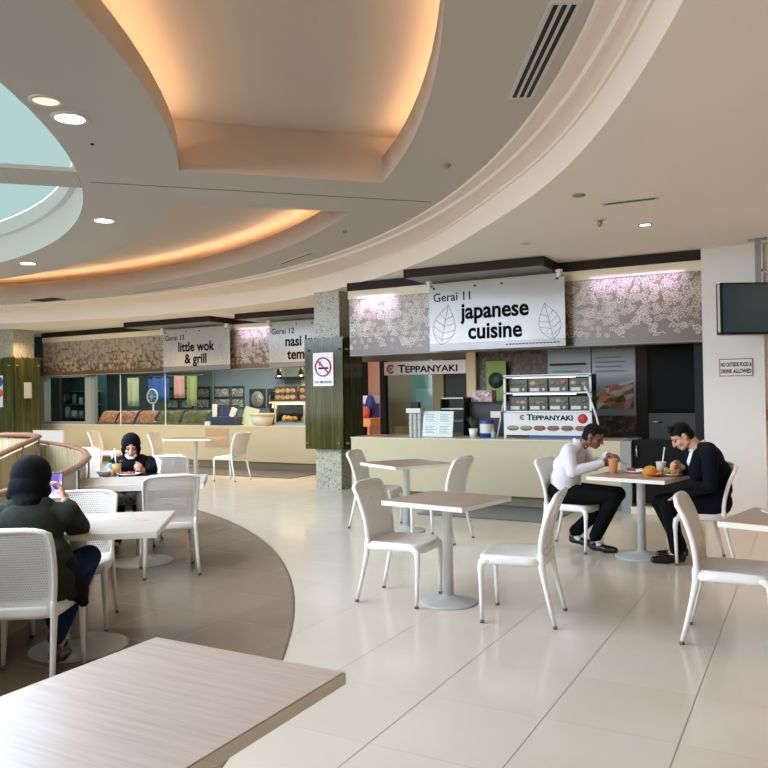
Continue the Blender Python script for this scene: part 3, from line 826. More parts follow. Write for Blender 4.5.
box('sheet', -4.62, -4.28, 11.86, 11.87, 1.391, 2.03, flat('poster green', (120, 142, 50), .5), t)
MB().lathe([(0, 0), (.13, 0), (.13, .004), (0, .004)], 24, M=Matrix.Translation((-4.45, 11.86, 1.72)) @ Matrix.Rotation(PI/2, 4, 'X')).build('motif', flat('poster dark', (30, 52, 44), .5), t, world=True)
t = thing('can', 'blue can with a white label on the near counter', 'can', (-4.04, 10.32, .893))
MB().lathe([(0, 0), (.10, 0), (.10, .23), (.085, .25), (0, .25)], 24, (-4.05, 10.4, .893)).build('body', flat('can blue', (36, 74, 140), .4), t, world=True)
MB().lathe([(.101, 0), (.101, .13)], 24, (-4.05, 10.4, .955)).build('label', M_lab, t, world=True)
tag(MB().lathe([(0, 0), (.03, 0), (.032, .07), (.012, .1), (.012, .14), (0, .14)], 16, (-3.90, 10.25, .893)).build('bottle', flat('clear bottle', (170, 180, 186), .2)), 'small clear bottle by the blue can', 'bottle')
t = thing('potted_plant', 'small plant in a white pot on the near counter', 'plant', (-4.27, 10.45, .893))
MB().lathe([(0, 0), (.05, 0), (.065, .12), (.055, .12), (.05, .1), (0, .1)], 16, (-4.28, 10.45, .893)).build('pot', M_white, t, world=True)
m = MB(); rnd = random.Random(2)
for q in range(26):
    a = rnd.uniform(0, 2*PI); l_ = rnd.uniform(.08, .2); e_ = V((math.cos(a)*l_*.6, math.sin(a)*l_*.6, l_)); b_ = V((-4.28, 10.45, 1.0)); s_ = V((-math.sin(a), math.cos(a), 0))*.014
    m.poly([b_, b_+e_*.5+s_, b_+e_, b_+e_*.5-s_])
o = m.build('foliage', flat('plant green', (52, 78, 38), .6), t, world=True); md = o.modifiers.new('s', 'SOLIDIFY'); md.thickness = .002
t = thing('notice_stand', 'tall white notice stand against the display case', 'notice stand', (-3.85, 10.5, .893))
MB().tube([(-3.92, 10.45, .893), (-3.83, 10.5, 1.38)], .012, 8).build('strut', M_wf, t, world=True); box('card', -4.0, -3.85, 10.42, 10.44, 1.17, 1.26, M_lab, t)
tag(MB().box(-6.02, -5.55, 10.12, 10.5, .893, .90, bev=.003).build('paper_mat', flat('salmon paper', (206, 130, 90), .6)), 'salmon paper lying on the end of the near counter', 'paper')

# the look-through at the stall's other end
M_salmon = flat('salmon wall', (206, 156, 132), .7)
box('wall_corridor', -8.4, -7.35, 14.6, 14.7, 0, ZL, M_salmon, kind='structure'); box('wall_corridor_far', -7.35, -4.0, 14.6, 14.7, 0, ZL, flat('grey teal corridor', (150, 172, 166), .6), kind='structure')
t = thing('wall_sign', 'white TEPPANYAKI sign board inside the near stall', 'sign', (-5.75, 11.9, 1.84))
box('board', -6.52, -4.99, 11.9, 11.93, 1.85, 2.075, flat('sign blush', (222, 206, 198), .4), t)
text('lettering', 'T', .19, M_ink, t, (-6.25, 11.898, 1.89), bold=.004, ext=.001, sx=1.25)
text('lettering', 'EPPANYAKI', .155, M_ink, t, (-6.115, 11.898, 1.89), bold=.004, ext=.001, sx=1.24)
m = MB(); ringlogo(m, -6.39, 1.955, .065, 11.897); m.build('logo', M_red, t, world=True)
w = MB(); w.box(-6.64, -6.53, 11.95, 12.05, 0, ZL); w.build('trim_7', M_dkbrown, kind='structure')
w = MB(); w.box(-5.62, -5.42, 11.95, 12.05, 0, 2.4); w.build('trim_8', flat('olive post', (128, 112, 66), .6), kind='structure')
w = MB(); w.box(-5.42, -4.98, 12.0, 12.05, 0, 2.4); w.build('dark_opening_sheet', flat('opening shade olive', (44, 44, 34), .7), kind='structure')  # dark sheet standing in for the shade inside an opening
w = MB(); w.box(-4.98, -4.82, 11.9, 12.05, 0, 2.4); w.build('trim_9', flat('cream post', (206, 182, 142), .6), kind='structure')
w = MB(); w.box(-7.4, -4.82, 11.94, 12.06, 2.1, 2.6); w.build('wall_stall_lintel', flat('brown lintel', (106, 86, 62), .6), kind='structure')
box('window_2', -6.53, -5.62, 12.0, 12.02, 0, 2.1, clear_glass('teal glass', (186, 214, 208), .10), kind='structure')
t = thing('cool_box', 'blue and white cool box in the corridor seen past the pillar', 'cool box', (-7.9, 13.75, 1.05))
box('body', -8.12, -7.74, 13.55, 13.9, 1.05, 1.34, flat('cool box blue', (40, 62, 160), .5), t); box('lid', -8.14, -7.72, 13.53, 13.92, 1.34, 1.50, flat('cool box white', (206, 206, 222), .5), t)
tag(MB().ball((-7.70, 13.46, 1.29), .15, sc=(.75, .5, 1.55)).build('shoulder_bag', flat('navy bag', (32, 40, 110), .6)), 'navy bag slumped against the blue cool box', 'bag')
tag(MB().ball((-7.72, 13.28, 1.17), .12, sc=(.9, .6, 1.0)).build('red_bag', flat('red bag', (206, 84, 70), .6)), 'red bag beside the navy bag', 'bag')
t = thing('side_table', 'orange table in the corridor under the cool box', 'table', (-7.9, 13.5, 0))
box('top', -8.28, -7.5, 13.1, 14.0, .90, 1.05, flat('bench orange', (226, 150, 80), .5), t)
for x in (-8.24, -7.6):
    for y in (13.15, 13.9): box('leg', x, x+.06, y, y+.06, 0, .9, flat('bench base', (206, 120, 62), .5), t)
t = thing('stacked_boxes', 'pale boxes stacked behind the teal glass', 'boxes', (-6.3, 13.5, 0))
box('box', -6.7, -6.1, 13.3, 13.7, .9, 1.3, M_lab, t); box('box', -6.6, -6.2, 13.3, 13.7, 1.3, 1.62, M_wf, t); box('table', -7.0, -5.6, 13.2, 13.9, .0, .9, flat('bench base', (206, 120, 62), .5), t)

# ================================================================ far stalls (Gerai 13 and 12)
t = thing('service_counter', 'long cream counter running under the two far stalls', 'counter', (-12.4, 13.5, 0))
box('front_panel', -17.4, -8.53, YF, YF+.7, .13, .868, M_cream, t)
box('plinth', -17.4, -8.53, YF+.1, YF+.68, 0, .13, flat('olive plinth', (122, 110, 78), .6), t)
box('worktop', -17.42, -8.53, YF-.012, YF+.72, .868, .89, flat('counter top', (206, 196, 168), .3), t)
tag(MB().box(-11.9, -8.4, 11.72, 13.1, 0, .012, bev=.004).build('floor_mat', M_mat), 'dark slate mat along the far cream counter', 'mat')
YFB = 15.4
box('wall_far_back', -20.5, -8.4, YFB, YFB+.1, 0, ZL, flat('grey teal wall', (92, 104, 102), .6), kind='structure')
box('wall_far_side', -8.5, -8.4, 13.2, YFB, 0, ZL, M_black, kind='structure')
box('ceiling_far_stall', -20.5, -8.4, 13.5, 15.5, 2.55, 2.6, flat('stall ceiling', (96, 88, 78), .8), kind='structure')
w = MB(); w.box(-20.5, -17.4, 13.9, 14.0, 0, ZL); w.build('wall_far_end', flat('kitchen black', (22, 24, 28), .6), kind='structure')
# kitchen window with a grey frame, far left of the counter
tag(box('front_notice', -11.75, -11.1, YF-.012, YF, .42, .83, flat('tan panel', (176, 146, 110), .6)), 'tan square panel on the front of the far cream counter', 'panel')
t = thing('kitchen_hatch', 'dark kitchen hatch in a grey frame next to the reed-glass pillar', 'hatch', (-16.5, 13.3, .89))
for x in (-17.35, -15.62): box('frame_post', x-.08, x+.14, 13.3, 13.5, .89, 2.08, M_grey, t)
box('frame_head', -17.4, -15.5, 13.3, 13.5, 2.06, 2.11, M_grey, t); box('frame_sill', -17.4, -15.5, 13.28, 13.5, .89, .95, M_grey, t)
box('pane', -17.3, -15.65, 13.39, 13.4, .95, 2.06, M_sneeze, t)
tag(box('kitchen_wall_panel', -18.7, -17.75, 14.2, 14.25, .3, 2.3, flat('kitchen black', (22, 24, 28), .6)), 'black panel standing inside the kitchen hatch', 'panel')
t = thing('kitchen_shelf', 'green steel rack with jars inside the kitchen hatch', 'rack', (-16.6, 14.3, 0))
box('back', -17.72, -16.3, 14.5, 14.52, 0, 2.2, flat('kitchen teal', (48, 74, 72), .5), t)
for z in (1.0, 1.35, 1.7): box('shelf', -17.7, -16.4, 14.2, 14.5, z, z+.03, M_steel, t)
rnd = random.Random(8)
jc = [(60, 110, 104), (190, 196, 190), (40, 60, 60), (110, 150, 140)]
for z in (1.03, 1.38):
    for i in range(5):
        x = -17.58+i*.26; r = rnd.uniform(.06, .1); h_ = rnd.uniform(.14, .26)
        tag(MB().lathe([(0, 0), (r, 0), (r, h_), (r*.7, h_+.03), (0, h_+.03)], 14, (x, 14.33, z)).build('storage_jar', flat('jar %d' % rnd.randrange(4), jc[rnd.randrange(4)], .3)), 'storage jar on the green rack inside the kitchen hatch', 'jar', 'jars inside the kitchen hatch')
# glass front over the food of stall 13
t = thing('sneeze_guard', 'tall glass guard over the red food trays of the little wok & grill stall', 'glass guard', (-13.5, 13.5, .89))
box('pane', -15.45, -11.6, 13.36, 13.37, .89, 2.08, M_sneeze, t)
for x in (-14.55, -13.1): box('glass_joint', x, x+.015, 13.355, 13.375, .89, 2.08, M_wf, t)
M_redfood = food_mat('red snack food', (120, 60, 40), [(196, 84, 60), (226, 150, 110), (160, 60, 44), (210, 180, 150), (184, 96, 60)], 30.)
M_grnfood = food_mat('green vegetables', (70, 70, 40), [(96, 96, 50), (130, 120, 60), (70, 74, 40), (120, 100, 70)], 30.)
def tray(label, x0, x1, mat_, grp):
    t = thing('food_tray', label, 'food tray', ((x0+x1)/2, 13.6, .89), 0, grp)
    box('pan', x0, x1, 13.42, 13.85, .89, .93, M_steel, t)
    m = MB(); rnd = random.Random(int(abs(x0)*100))
    def top(u, v): return V((x0+.02+(x1-x0-.04)*u, 13.44+.34*v, .93+.27*math.sin(PI*.5*min(1, v*1.5))+rnd.uniform(-.014, .014)))
    m.grid(top, 20, 8, smooth=False); m.build('food_heap', mat_, t, world=True); return t
xs = [-15.42, -14.8, -14.15]
for i in range(3): tray(['heap of red snacks in the tray nearest the grey hatch frame', 'heap of red snacks in the middle tray behind the glass guard', 'heap of red snacks in the tray nearest the vegetables'][i], xs[i], xs[i]+.6, M_redfood, 'trays of red snacks')
for i in range(2): tray(['olive green food tray beside the red snacks', 'olive green food tray nearest the cash register'][i], -13.5+i*.78, -12.76+i*.78, M_grnfood, 'trays of green food')
# menu boards on the far back wall
M_mb = flat('board black', (26, 30, 30), .5); M_food2 = food_mat('grey dish photo', (60, 60, 56), [(90, 90, 84), (150, 146, 132), (70, 72, 66), (180, 174, 158)], 26.)
bx = [(-15.0, .40), (-14.52, .42), (-13.95, .42), (-13.38, .52), (-12.83, .42), (-12.25, .50), (-11.70, .50)]
wh = ['first from the kitchen hatch', 'second from the kitchen hatch', 'third from the kitchen hatch', 'fourth from the kitchen hatch', 'fifth from the kitchen hatch', 'with a round plate, beside the fifth board', 'with a round plate, nearest the microwave recess']
for i, (x, wd) in enumerate(bx):
    round_ = i >= 5; zt = 1.78 if not round_ else 1.70
    t = thing('menu_picture', 'black menu picture on the far back wall, '+wh[i], 'menu picture', (x, YFB, 1.25), 0, 'menu pictures on the far back wall')
    box('board', x, x+wd, YFB-.03, YFB, 1.22, zt, M_mb, t)
    if round_:
        pl = MB().lathe([(0, 0), (.19, 0), (.19, .006), (0, .006)], 24, M=Matrix.Translation((x+wd/2, YFB-.031, 1.45)) @ Matrix.Rotation(PI/2, 4, 'X')).build('plate_picture', flat('grey plate', (120, 124, 120), .5), t, world=True)
        MB().lathe([(0, 0), (.12, 0), (.12, .004), (0, .004)], 20, M=Matrix.Translation((x+wd/2, YFB-.038, 1.45)) @ Matrix.Rotation(PI/2, 4, 'X')).build('food_picture', M_food2, pl, world=True)
    else:
        for z in (1.25, 1.52): MB().box(x+.03, x+wd-.03, YFB-.034, YFB-.03, z, z+.2).build('food_picture', M_food2, t, world=True)
t = thing('wall_panel', 'large slate panel hung on the far back wall above the menu pictures', 'panel', (-12.3, YFB, 1.8))
box('board', -13.4, -11.15, YFB-.02, YFB, 1.2, 2.5, flat('slate panel', (98, 112, 118), .45), t); box('edge', -13.42, -13.4, YFB-.03, YFB, 1.2, 2.5, M_grey, t)
t = thing('microwave_recess', 'black oven recess in the far back wall beside the slate panel', 'oven', (-11.6, 15.3, 1.1))
box('body', -12.0+.75, -11.05+.55, 14.9, 15.38, .9, 1.62, M_black, t); box('door', -11.22, -10.55, 14.88, 14.9, 1.0, 1.55, flat('oven glass', (16, 18, 20), .1), t); box('stand', -11.25, -10.5, 14.9, 15.38, 0, .9, M_grey, t)
t = thing('wall_shelf', 'dark narrow shelf above the black oven recess', 'shelf', (-11, 15.3, 1.9)); box('board', -11.3, -10.3, 15.15, 15.39, 1.93, 1.97, M_black, t)
# hanging things in the stall-13 window: blue apron, pink towel, white fan
tag(MB().grid(lambda u, v: V((-15.2+.7*u, 14.9+.04*math.sin(u*14), 1.45+.6*v)), 18, 4, thick=lambda u, v: V((0, .012, 0))).build('hanging_apron', flat('apron blue', (72, 100, 168), .8)), 'blue apron hanging behind the glass guard', 'apron')
tag(MB().grid(lambda u, v: V((-14.2+.36*u, 14.8+.03*math.sin(u*10), 1.5+.56*v)), 14, 4, thick=lambda u, v: V((0, .012, 0))).build('hanging_towel', flat('towel pink', (226, 164, 140), .8)), 'pink towel hanging beside the blue apron', 'towel')
tag(MB().grid(lambda u, v: V((-15.9+.42*u, 14.85+.03*math.sin(u*10), 1.3+.75*v)), 14, 4, thick=lambda u, v: V((0, .012, 0))).build('hanging_curtain', flat('curtain cream', (206, 196, 156), .8)), 'cream curtain strip behind the glass guard by the grey frame', 'curtain')
tag(MB().grid(lambda u, v: V((-13.82+.34*u, 14.85+.03*math.sin(u*10), 1.3+.75*v)), 14, 4, thick=lambda u, v: V((0, .012, 0))).build('hanging_curtain', flat('curtain olive', (176, 172, 110), .8)), 'olive curtain strip behind the glass guard next to the pink towel', 'curtain')
tag(MB().tube([(-16.0, 14.87, 2.07), (-13.3, 14.87, 2.07)], .012, 8).build('hanging_rail', M_steel), 'steel rail carrying the curtains and the apron behind the glass guard', 'rail')
t = thing('desk_fan', 'small white fan on the food trays behind the glass guard', 'fan', (-14.2, 14.1, 1.0))
fm = Matrix.Translation((-14.25, 14.1, 1.55)) @ Matrix.Rotation(PI/2, 4, 'X')
m = MB()
m.tube([fm @ V((.17*math.cos(a), .17*math.sin(a), 0)) for a in [2*PI*i/24 for i in range(25)]], .02, 6)
for i in range(8): m.tube([fm @ V((0, 0, .03)), fm @ V((.17*math.cos(PI*i/4), .17*math.sin(PI*i/4), 0))], .006, 5)
m.build('grille', M_white, t, world=True)
for i in range(3): MB().ball((.075, 0, 0), .075, M=fm @ Matrix.Rotation(2*PI*i/3, 4, 'Z'), sc=(1, .6, .1), seg=10).build('blade', M_grey, t, world=True)
MB().tube([(-14.25, 14.13, 1.4), (-14.25, 14.13, .95)], .02, 8).build('post', M_white, t, world=True); MB().lathe([(0, 0), (.12, 0), (.1, .04), (0, .05)], 18, (-14.25, 14.1, .9)).build('base', M_white, t, world=True)
# cash register, bowl and cards on the far counter
t = thing('cash_register', 'dark blue cash register on the far counter', 'cash register', (-11.8, 13.5, .89))
box('body', -11.68, -10.98, 13.3, 13.62, .89, 1.08, flat('register navy', (34, 44, 66), .4), t, bev=.02)
MB().box(-.28, .28, -.02, .02, 0, .26, M=Matrix.Translation((-11.36, 13.45, 1.08)) @ Matrix.Rotation(R_(-18), 4, 'X')).build('screen', flat('register screen', (52, 66, 92), .2), t, world=True)
MB().box(-.06, .06, -.03, .03, 0, .2, M=Matrix.Translation((-11.12, 13.34, 1.08)) @ Matrix.Rotation(R_(24), 4, 'Y')).build('card_reader', M_lab, t, world=True)
MB().box(-.05, .05, -.02, .02, 0, .28, M=Matrix.Translation((-11.62, 13.36, 1.08))).build('display_pole', M_lab, t, world=True)
tag(box('napkin_box', -11.86, -11.72, 13.3, 13.45, .89, .97, M_lab), 'small white napkin box beside the cash register', 'box')
t = thing('soup_pot', 'white bucket-shaped bowl on the far counter', 'bowl', (-10.7, 13.4, .89))
MB().lathe([(0, 0), (.2, 0), (.26, .25), (.24, .25), (.19, .03), (0, .03)], 28, (-10.35, 13.42, .89)).build('bowl', flat('bowl white', (222, 212, 190), .4), t, world=True); MB().lathe([(.262, .21), (.27, .21), (.27, .26), (.24, .26), (.24, .25)], 28, (-10.35, 13.42, .89)).build('rim', flat('bowl rim', (206, 190, 160), .4), t, world=True)
t = thing('menu_stand', 'leaning pale green menu card next to the white bowl', 'menu stand', (-10.85, 13.5, .89))
MB().box(-.2, .2, 0, .012, 0, .4, M=Matrix.Translation((-10.83, 13.5, .89)) @ Matrix.Rotation(R_(-14), 4, 'X') @ Matrix.Rotation(R_(12), 4, 'Y')).build('card', flat('pale green card', (188, 200, 160), .5), t, world=True)
t = thing('menu_stand', 'tall black card stand behind the white bowl', 'card stand', (-10.5, 13.8, .89))
MB().box(-.12, .12, 0, .02, 0, .55, M=Matrix.Translation((-10.4, 13.85, .89)) @ Matrix.Rotation(R_(8), 4, 'Y')).build('board', M_black, t, world=True); MB().box(-.07, .07, -.004, 0, .36, .5, M=Matrix.Translation((-10.4, 13.85, .89)) @ Matrix.Rotation(R_(8), 4, 'Y')).build('card', M_lab, t, world=True)
# lit food case of stall 12
t = thing('food_case', 'warm-lit glass food case with pictures on top, beside the pillar', 'display case', (-9.4, 13.6, .89))
M_warm = flat('warm lamp', (255, 226, 170), .4, estr=9.)
FX0, FX1 = -10.05, -8.55
box('base', FX0, FX1, 13.45, 13.88, .89, .95, M_steel, t)
box('top_board', FX0-.1, FX1, 13.4, 13.9, 1.36, 1.40, flat('case top', (236, 214, 160), .5), t)
box('lamp', FX0, FX1, 13.5, 13.56, 1.335, 1.36, M_warm, t)
box('front_pane', FX0, FX1, 13.44, 13.446, .95, 1.36, M_glass, t)
for x in (FX0, -9.3, -8.5): box('upright', x, x+.03, 13.44, 13.47, .95, 1.36, M_wf, t)
M_yfood = food_mat('golden fried food', (150, 100, 40), [(206, 150, 60), (236, 200, 120), (170, 110, 50), (226, 190, 130), (120, 80, 40)], 22.)
for i, x in enumerate((FX0, -9.42)):
    fr = MB().box(x, x+.58, 13.46, 13.48, 1.40, 1.72, M=Matrix.Translation((.0, 0, 0))).build('picture_frame', flat('picture dark', (60, 50, 30), .5), t, world=True)
    m = MB()
    for q in range(8): m.ball((x+.09+.13*(q % 4), 13.455, 1.49+.14*(q//4)), .07, sc=(1, .12, .72), seg=10)
    m.build('food_picture', M_yfood, fr, world=True)
rnd = random.Random(4)
for i in range(3):
    x = FX0+.25+i*.46
    p = thing('food_tray', 'tray of golden fried food inside the warm-lit case', 'food tray', (x, 13.65, .95), 0, 'trays in the warm-lit case')
    box('pan', x-.18, x+.18, 13.5, 13.82, .95, .98, M_steel, p)
    m = MB()
    for q in range(9): m.ball((x+rnd.uniform(-.12, .12), 13.65+rnd.uniform(-.1, .1), 1.0+rnd.uniform(0, .05)), rnd.uniform(.04, .065), seg=8)
    m.build('food_heap', M_yfood, p, world=True)
tag(box('wall_sheet', -10.7, -8.9, YFB-.02, YFB, 1.5, 1.9, flat('pale green sheet', (150, 164, 116), .6)), 'pale green sheet on the back wall over the warm-lit food case', 'sheet')
tag(box('dark_board', -10.4, -9.25, YFB-.032, YFB-.002, 1.9, 2.4, flat('board olive', (70, 64, 44), .6)), 'dark olive board above the pale green sheet', 'board')
for i, (x, lb) in enumerate(((-10.25, 'black pendant lamp above the white bowl'), (-9.66, 'black pendant lamp over the middle of the warm-lit case'), (-8.75, 'black pendant lamp closest to the pillar'))):
    p = thing('pendant_lamp', lb, 'pendant lamp', (x, 13.9, 2.0), 0, 'pendant lamps over the warm-lit case')
    MB().lathe([(.0, .14), (.03, .14), (.05, 0), (.06, 0), (.045, .16), (0, .16)], 16, (x, 13.9, 1.96)).build('shade', M_black, p, world=True)
    MB().tube([(x, 13.9, 2.1), (x, 13.9, 2.55)], .006, 6).build('cord', M_black, p, world=True)
    MB().ball((x, 13.9, 1.97), .03, seg=10).build('bulb', M_warm, p, world=True)

# ================================================================ fittings
t = thing('no_smoking_sign', 'white no-smoking sign with a red ring on the green glass of the pillar', 'sign', (-6.88, 10.5, 1.67))
box('plate', -7.06, -6.675, 10.496, 10.518, 1.67, 2.205, flat('sign white', (228, 226, 222), .4), t)
ry = 10.493; rc = (-6.868, 1.975)
m = MB(); m.tube([(rc[0]+.145*math.cos(a), ry, rc[1]+.145*math.sin(a)) for a in [2*PI*i/36 for i in range(37)]], .014, 6)
m.tube([(rc[0]-.1, ry, rc[1]+.1), (rc[0]+.1, ry, rc[1]-.1)], .013, 6); m.build('red_ring', flat('sign magenta red', (186, 40, 84), .5), t, world=True)
m = MB(); m.box(rc[0]-.09, rc[0]+.10, ry-.002, ry+.003, rc[1]-.035, rc[1]-.005); m.tube([(rc[0]-.06, ry, rc[1]+.01), (rc[0]-.07, ry, rc[1]+.05), (rc[0]-.03, ry, rc[1]+.09)], .006, 5); m.build('cigarette', M_ink, t, world=True)
text('lettering', 'NO SMOKING', .05, M_ink, t, (rc[0], 10.495, 1.715), bold=.001, ext=.001, align='CENTER')
t = thing('wall_notice', 'white notice reading NO OUTSIDE FOOD & DRINK ALLOWED on the white wall', 'sign', (-.77, 9.95, 1.675))
box('plate', -.952, -.592, 9.938, 9.95, 1.675, 1.88, flat('notice red edge', (150, 84, 80), .5), t)
box('face', -.942, -.602, 9.936, 9.938, 1.685, 1.87, flat('notice face', (226, 220, 212), .5), t)
for i, s_ in enumerate(('NO OUTSIDE FOOD &', 'DRINK ALLOWED')):
    text('lettering', s_, .066, M_ink, t, (-.772, 9.9355, 1.79-i*.078), bold=.0025, ext=.0005, align='CENTER', sx=.50 if i == 0 else .62)
t = thing('fire_alarm', 'red fire alarm box on the white wall at the edge of view', 'fire alarm', (-.40, 10.02, 1.2))
box('case', -.468, -.33, 9.93, 10.02, 1.17, 1.29, flat('alarm red', (150, 36, 44), .4), t, bev=.006)
MB().lathe([(0, 0), (.03, 0), (.03, .01), (0, .012)], 16, M=Matrix.Translation((-.39, 9.93, 1.23)) @ Matrix.Rotation(PI/2, 4, 'X')).build('button', M_lab, t, world=True)
# television on a ceiling pole
t = thing('hanging_television', 'flat television hanging from a ceiling pole by the white wall', 'television', (-.42, 9.45, 1.98))
yw = R_(30)
A = Matrix.Translation((-.455, 9.40, 2.40)) @ Matrix.Rotation(yw, 4, 'Z')
hw, hh = .455, .282
MB().box(-hw, hw, 0, .03, -hh, hh, M=A, bev=.006).build('bezel', M_black, t, world=True)
MB().box(-hw+.02, hw-.02, -.003, .001, -hh+.025, hh-.02, M=A).build('screen', flat('tv screen reflection tone', (44, 66, 80), .12, spec=.7), t, world=True)  # blue-teal reflection put into the screen's base colour
MB().box(-hw, hw, .031, .085, -hh+.03, hh-.01, M=A, bev=.004).build('rear_case', flat('tv case light', (200, 194, 184), .5), t, world=True)
MB().box(-hw-.004, hw+.004, .085, .11, -hh, hh, M=A, bev=.004).build('back_cover', flat('tv case brown', (78, 62, 52), .5), t, world=True)
MB().box(-hw, hw, -.008, .02, -hh-.012, -hh, M=A).build('lower_strip', M_alu, t, world=True)
t = thing('ceiling_mount', 'grey steel pole bracket carrying the television', 'mount', (-.40, 9.6, 3.2))
MB().box(-.03, .03, -.03, .03, 2.3, ZL, M=Matrix.Translation((-.50, 9.62, 0))).build('pole', flat('mount grey', (128, 128, 126), .4, metal=.4), t, world=True)
MB().tube([(-.50, 9.62, 2.86), (-.38, 9.60, 2.80), (-.26, 9.62, 2.84)], .014, 8).build('brace', M_alu, t, world=True)
MB().box(-.1, .1, -.1, .1, ZL-.012, ZL, M=Matrix.Translation((-.50, 9.62, 0))).build('ceiling_plate', M_alu, t, world=True)
# left pillar notices
t = thing('poster', 'blue, red and white poster on the reed glass of the pillar past the railing', 'poster', (-17.2, 11.88, 1.2))
box('sheet', -17.75, -16.85, 11.875, 11.89, 1.35, 2.1, flat('poster pale', (206, 214, 214), .4), t)
m = MB(); m.ball((-17.05, 11.872, 1.95), .2, sc=(1.2, .03, .7), seg=14); m.build('blue_patch', flat('poster blue', (48, 72, 160), .5), t, world=True)
m = MB(); m.ball((-17.0, 11.871, 1.68), .17, sc=(1.2, .03, .6), seg=14); m.build('red_patch', flat('poster red', (196, 74, 66), .5), t, world=True)
# the +X face of that pillar carries a small white notice
tag(box('paper_notice', -16.448, -16.44, 12.16, 12.36, 1.55, 1.93, flat('notice paper', (214, 208, 186), .6)), 'small cream paper notice on the reed glass of the pillar past the railing', 'notice')
tag(box('board_panel', -15.6, -14.6, 11.75, 11.8, 0, .82, M_lab), 'pale board standing behind the curved wooden handrail', 'board')

# ---------------------------------------------------------------- balustrade round the void
rail = thing('balustrade', 'curved balustrade with a reddish wooden handrail and glass round the void', 'balustrade', (CX+8.6, CY, 0))
def rr(a): 
    d = a/PI*180; return 8.62 + (.0 if d < 44 else min(.35, (d-44)*.004))
A0, A1, SEG = R_(-40), R_(112), 22
va = [A0+(A1-A0)*i/SEG for i in range(SEG+1)]
M_hand = wood('red brown handrail', (104, 66, 48), (142, 98, 74))
pts = []
for a, b in zip(va, va[1:]):
    pa, pb = pol(rr(a), a, .95), pol(rr(b), b, .95)
    for q in (.06, .94): pts.append(pa.lerp(pb, q))
MB().tube(pts, [(.024, .036)]*len(pts), 12, up=(0, 0, 1)).build('handrail', M_hand, rail, world=True)
for i, (a, b) in enumerate(zip(va, va[1:])):
    m = MB(); pa, pb = pol(rr(a)-.02, a), pol(rr(b)-.02, b)
    d = (pb-pa).normalized(); nn = V((-d.y, d.x, 0))*.012
    m.grid(lambda u, v: pa.lerp(pb, .01+.98*u)+V((0, 0, .1+.82*v)), 1, 1, thick=lambda u, v: nn, smooth=False)
    m.build('glass_panel', M_railglass, rail, world=True)
    MB().tube([pol(rr(a), a, .06), pol(rr(a), a, .93)], .013, 8).build('post', M_steel, rail, world=True)
m = MB(); N = 60
for i in range(N):
    b0, b1 = A0+(A1-A0)*i/N, A0+(A1-A0)*(i+1)/N
    for r0, z0_, r1, z1_ in ((8.70, 0, 8.70, .1), (8.70, .1, 8.55, .1), (8.55, .1, 8.55, 0)):
        m.poly([pol(r0, b0, z0_), pol(r0, b1, z0_), pol(r1, b1, z1_), pol(r1, b0, z1_)])
m.build('base_kerb', flat('kerb brown', (98, 84, 72), .5), rail, world=True)
t = thing('stair_rail', 'inner wooden stair handrail with a hooked end inside the void', 'handrail', (-8.6, 6.3, 0))
hp = [(-6.3, 3.4, .78), (-7.2, 4.7, .86), (-8.05, 5.75, .95), (-8.42, 6.2, .985), (-8.62, 6.5, 1.02), (-8.85, 6.75, 1.04), (-9.3, 6.95, 1.05), (-9.9, 7.05, 1.04), (-10.6, 7.0, 1.0), (-11.6, 6.9, .92)]
MB().tube(hp, [(.03, .04)]*len(hp), 12, up=(0, 0, 1)).build('handrail', M_hand, t, world=True)
for x, y, z in hp[1::2]: MB().tube([(x, y, -.6), (x, y, z-.03)], .015, 8).build('post', M_steel, t, world=True)
m = MB()
for i, (p, q) in enumerate(zip(hp, hp[1:])):
    m.poly([(p[0], p[1], -.5), (q[0], q[1], -.5), (q[0], q[1], q[2]-.06), (p[0], p[1], p[2]-.06)])
bmesh.ops.remove_doubles(m.bm, verts=m.bm.verts[:], dist=1e-4)
o = m.build('glass_panel', M_railglass, t, world=True); md = o.modifiers.new('s', 'SOLIDIFY'); md.thickness = .01
t = thing('stair_flight', 'stairs descending through the void inside the balustrade', 'stairs', (-9.5, 5.5, -1))
m = MB()
for i in range(14): m.box(-9.4-i*.3, -9.05-i*.3, 4.9, 6.7, -.16-i*.17, -.0-i*.17)
m.build('steps', flat('stair stone', (176, 168, 154), .5), t, world=True)
box('landing', -9.05, -8.3, 4.9, 6.0, -.16, 0, flat('stair stone', (176, 168, 154), .5), t)

# ---------------------------------------------------------------- ceiling fittings
M_emit = flat('downlight glow', (255, 248, 236), .4, estr=14.); M_cool = flat('cool downlight glow', (214, 240, 255), .4, estr=8.); M_trim = flat('downlight trim', (206, 200, 190), .4); M_off = flat('unlit lamp', (222, 214, 196), .4, estr=.6)
def downlight(label, x, y, z, r, em, grp='round ceiling downlights'):
    t = thing('ceiling_downlight', label, 'downlight', (x, y, z-.02), 0, grp)
    MB().lathe([(r*1.28, 0), (r*1.28, -.008), (r, -.014), (r, .0)], 32, (x, y, z)).build('trim_ring', M_trim, t, world=True)
    MB().lathe([(0, -.006), (r, -.006), (r, -.001), (0, -.001)], 32, (x, y, z)).build('diffuser', em, t, world=True)
    return t
downlight('brightest round ceiling downlight beside the skylight', -4.525, 3.729, ZC, .10, M_emit)
downlight('dim round ceiling downlight right beside the brightest one', -4.393, 3.43, ZC, .085, M_off)
downlight('round ceiling downlight just past the skylight beam', -6.835, 6.072, ZC, .10, M_emit)
downlight('round ceiling downlight farthest along the skylight rim', -9.915, 7.413, ZC, .10, M_emit)
downlight('small cool-white downlight in the low ceiling before the near stall', -1.44, 8.14, ZL, .055, M_cool)
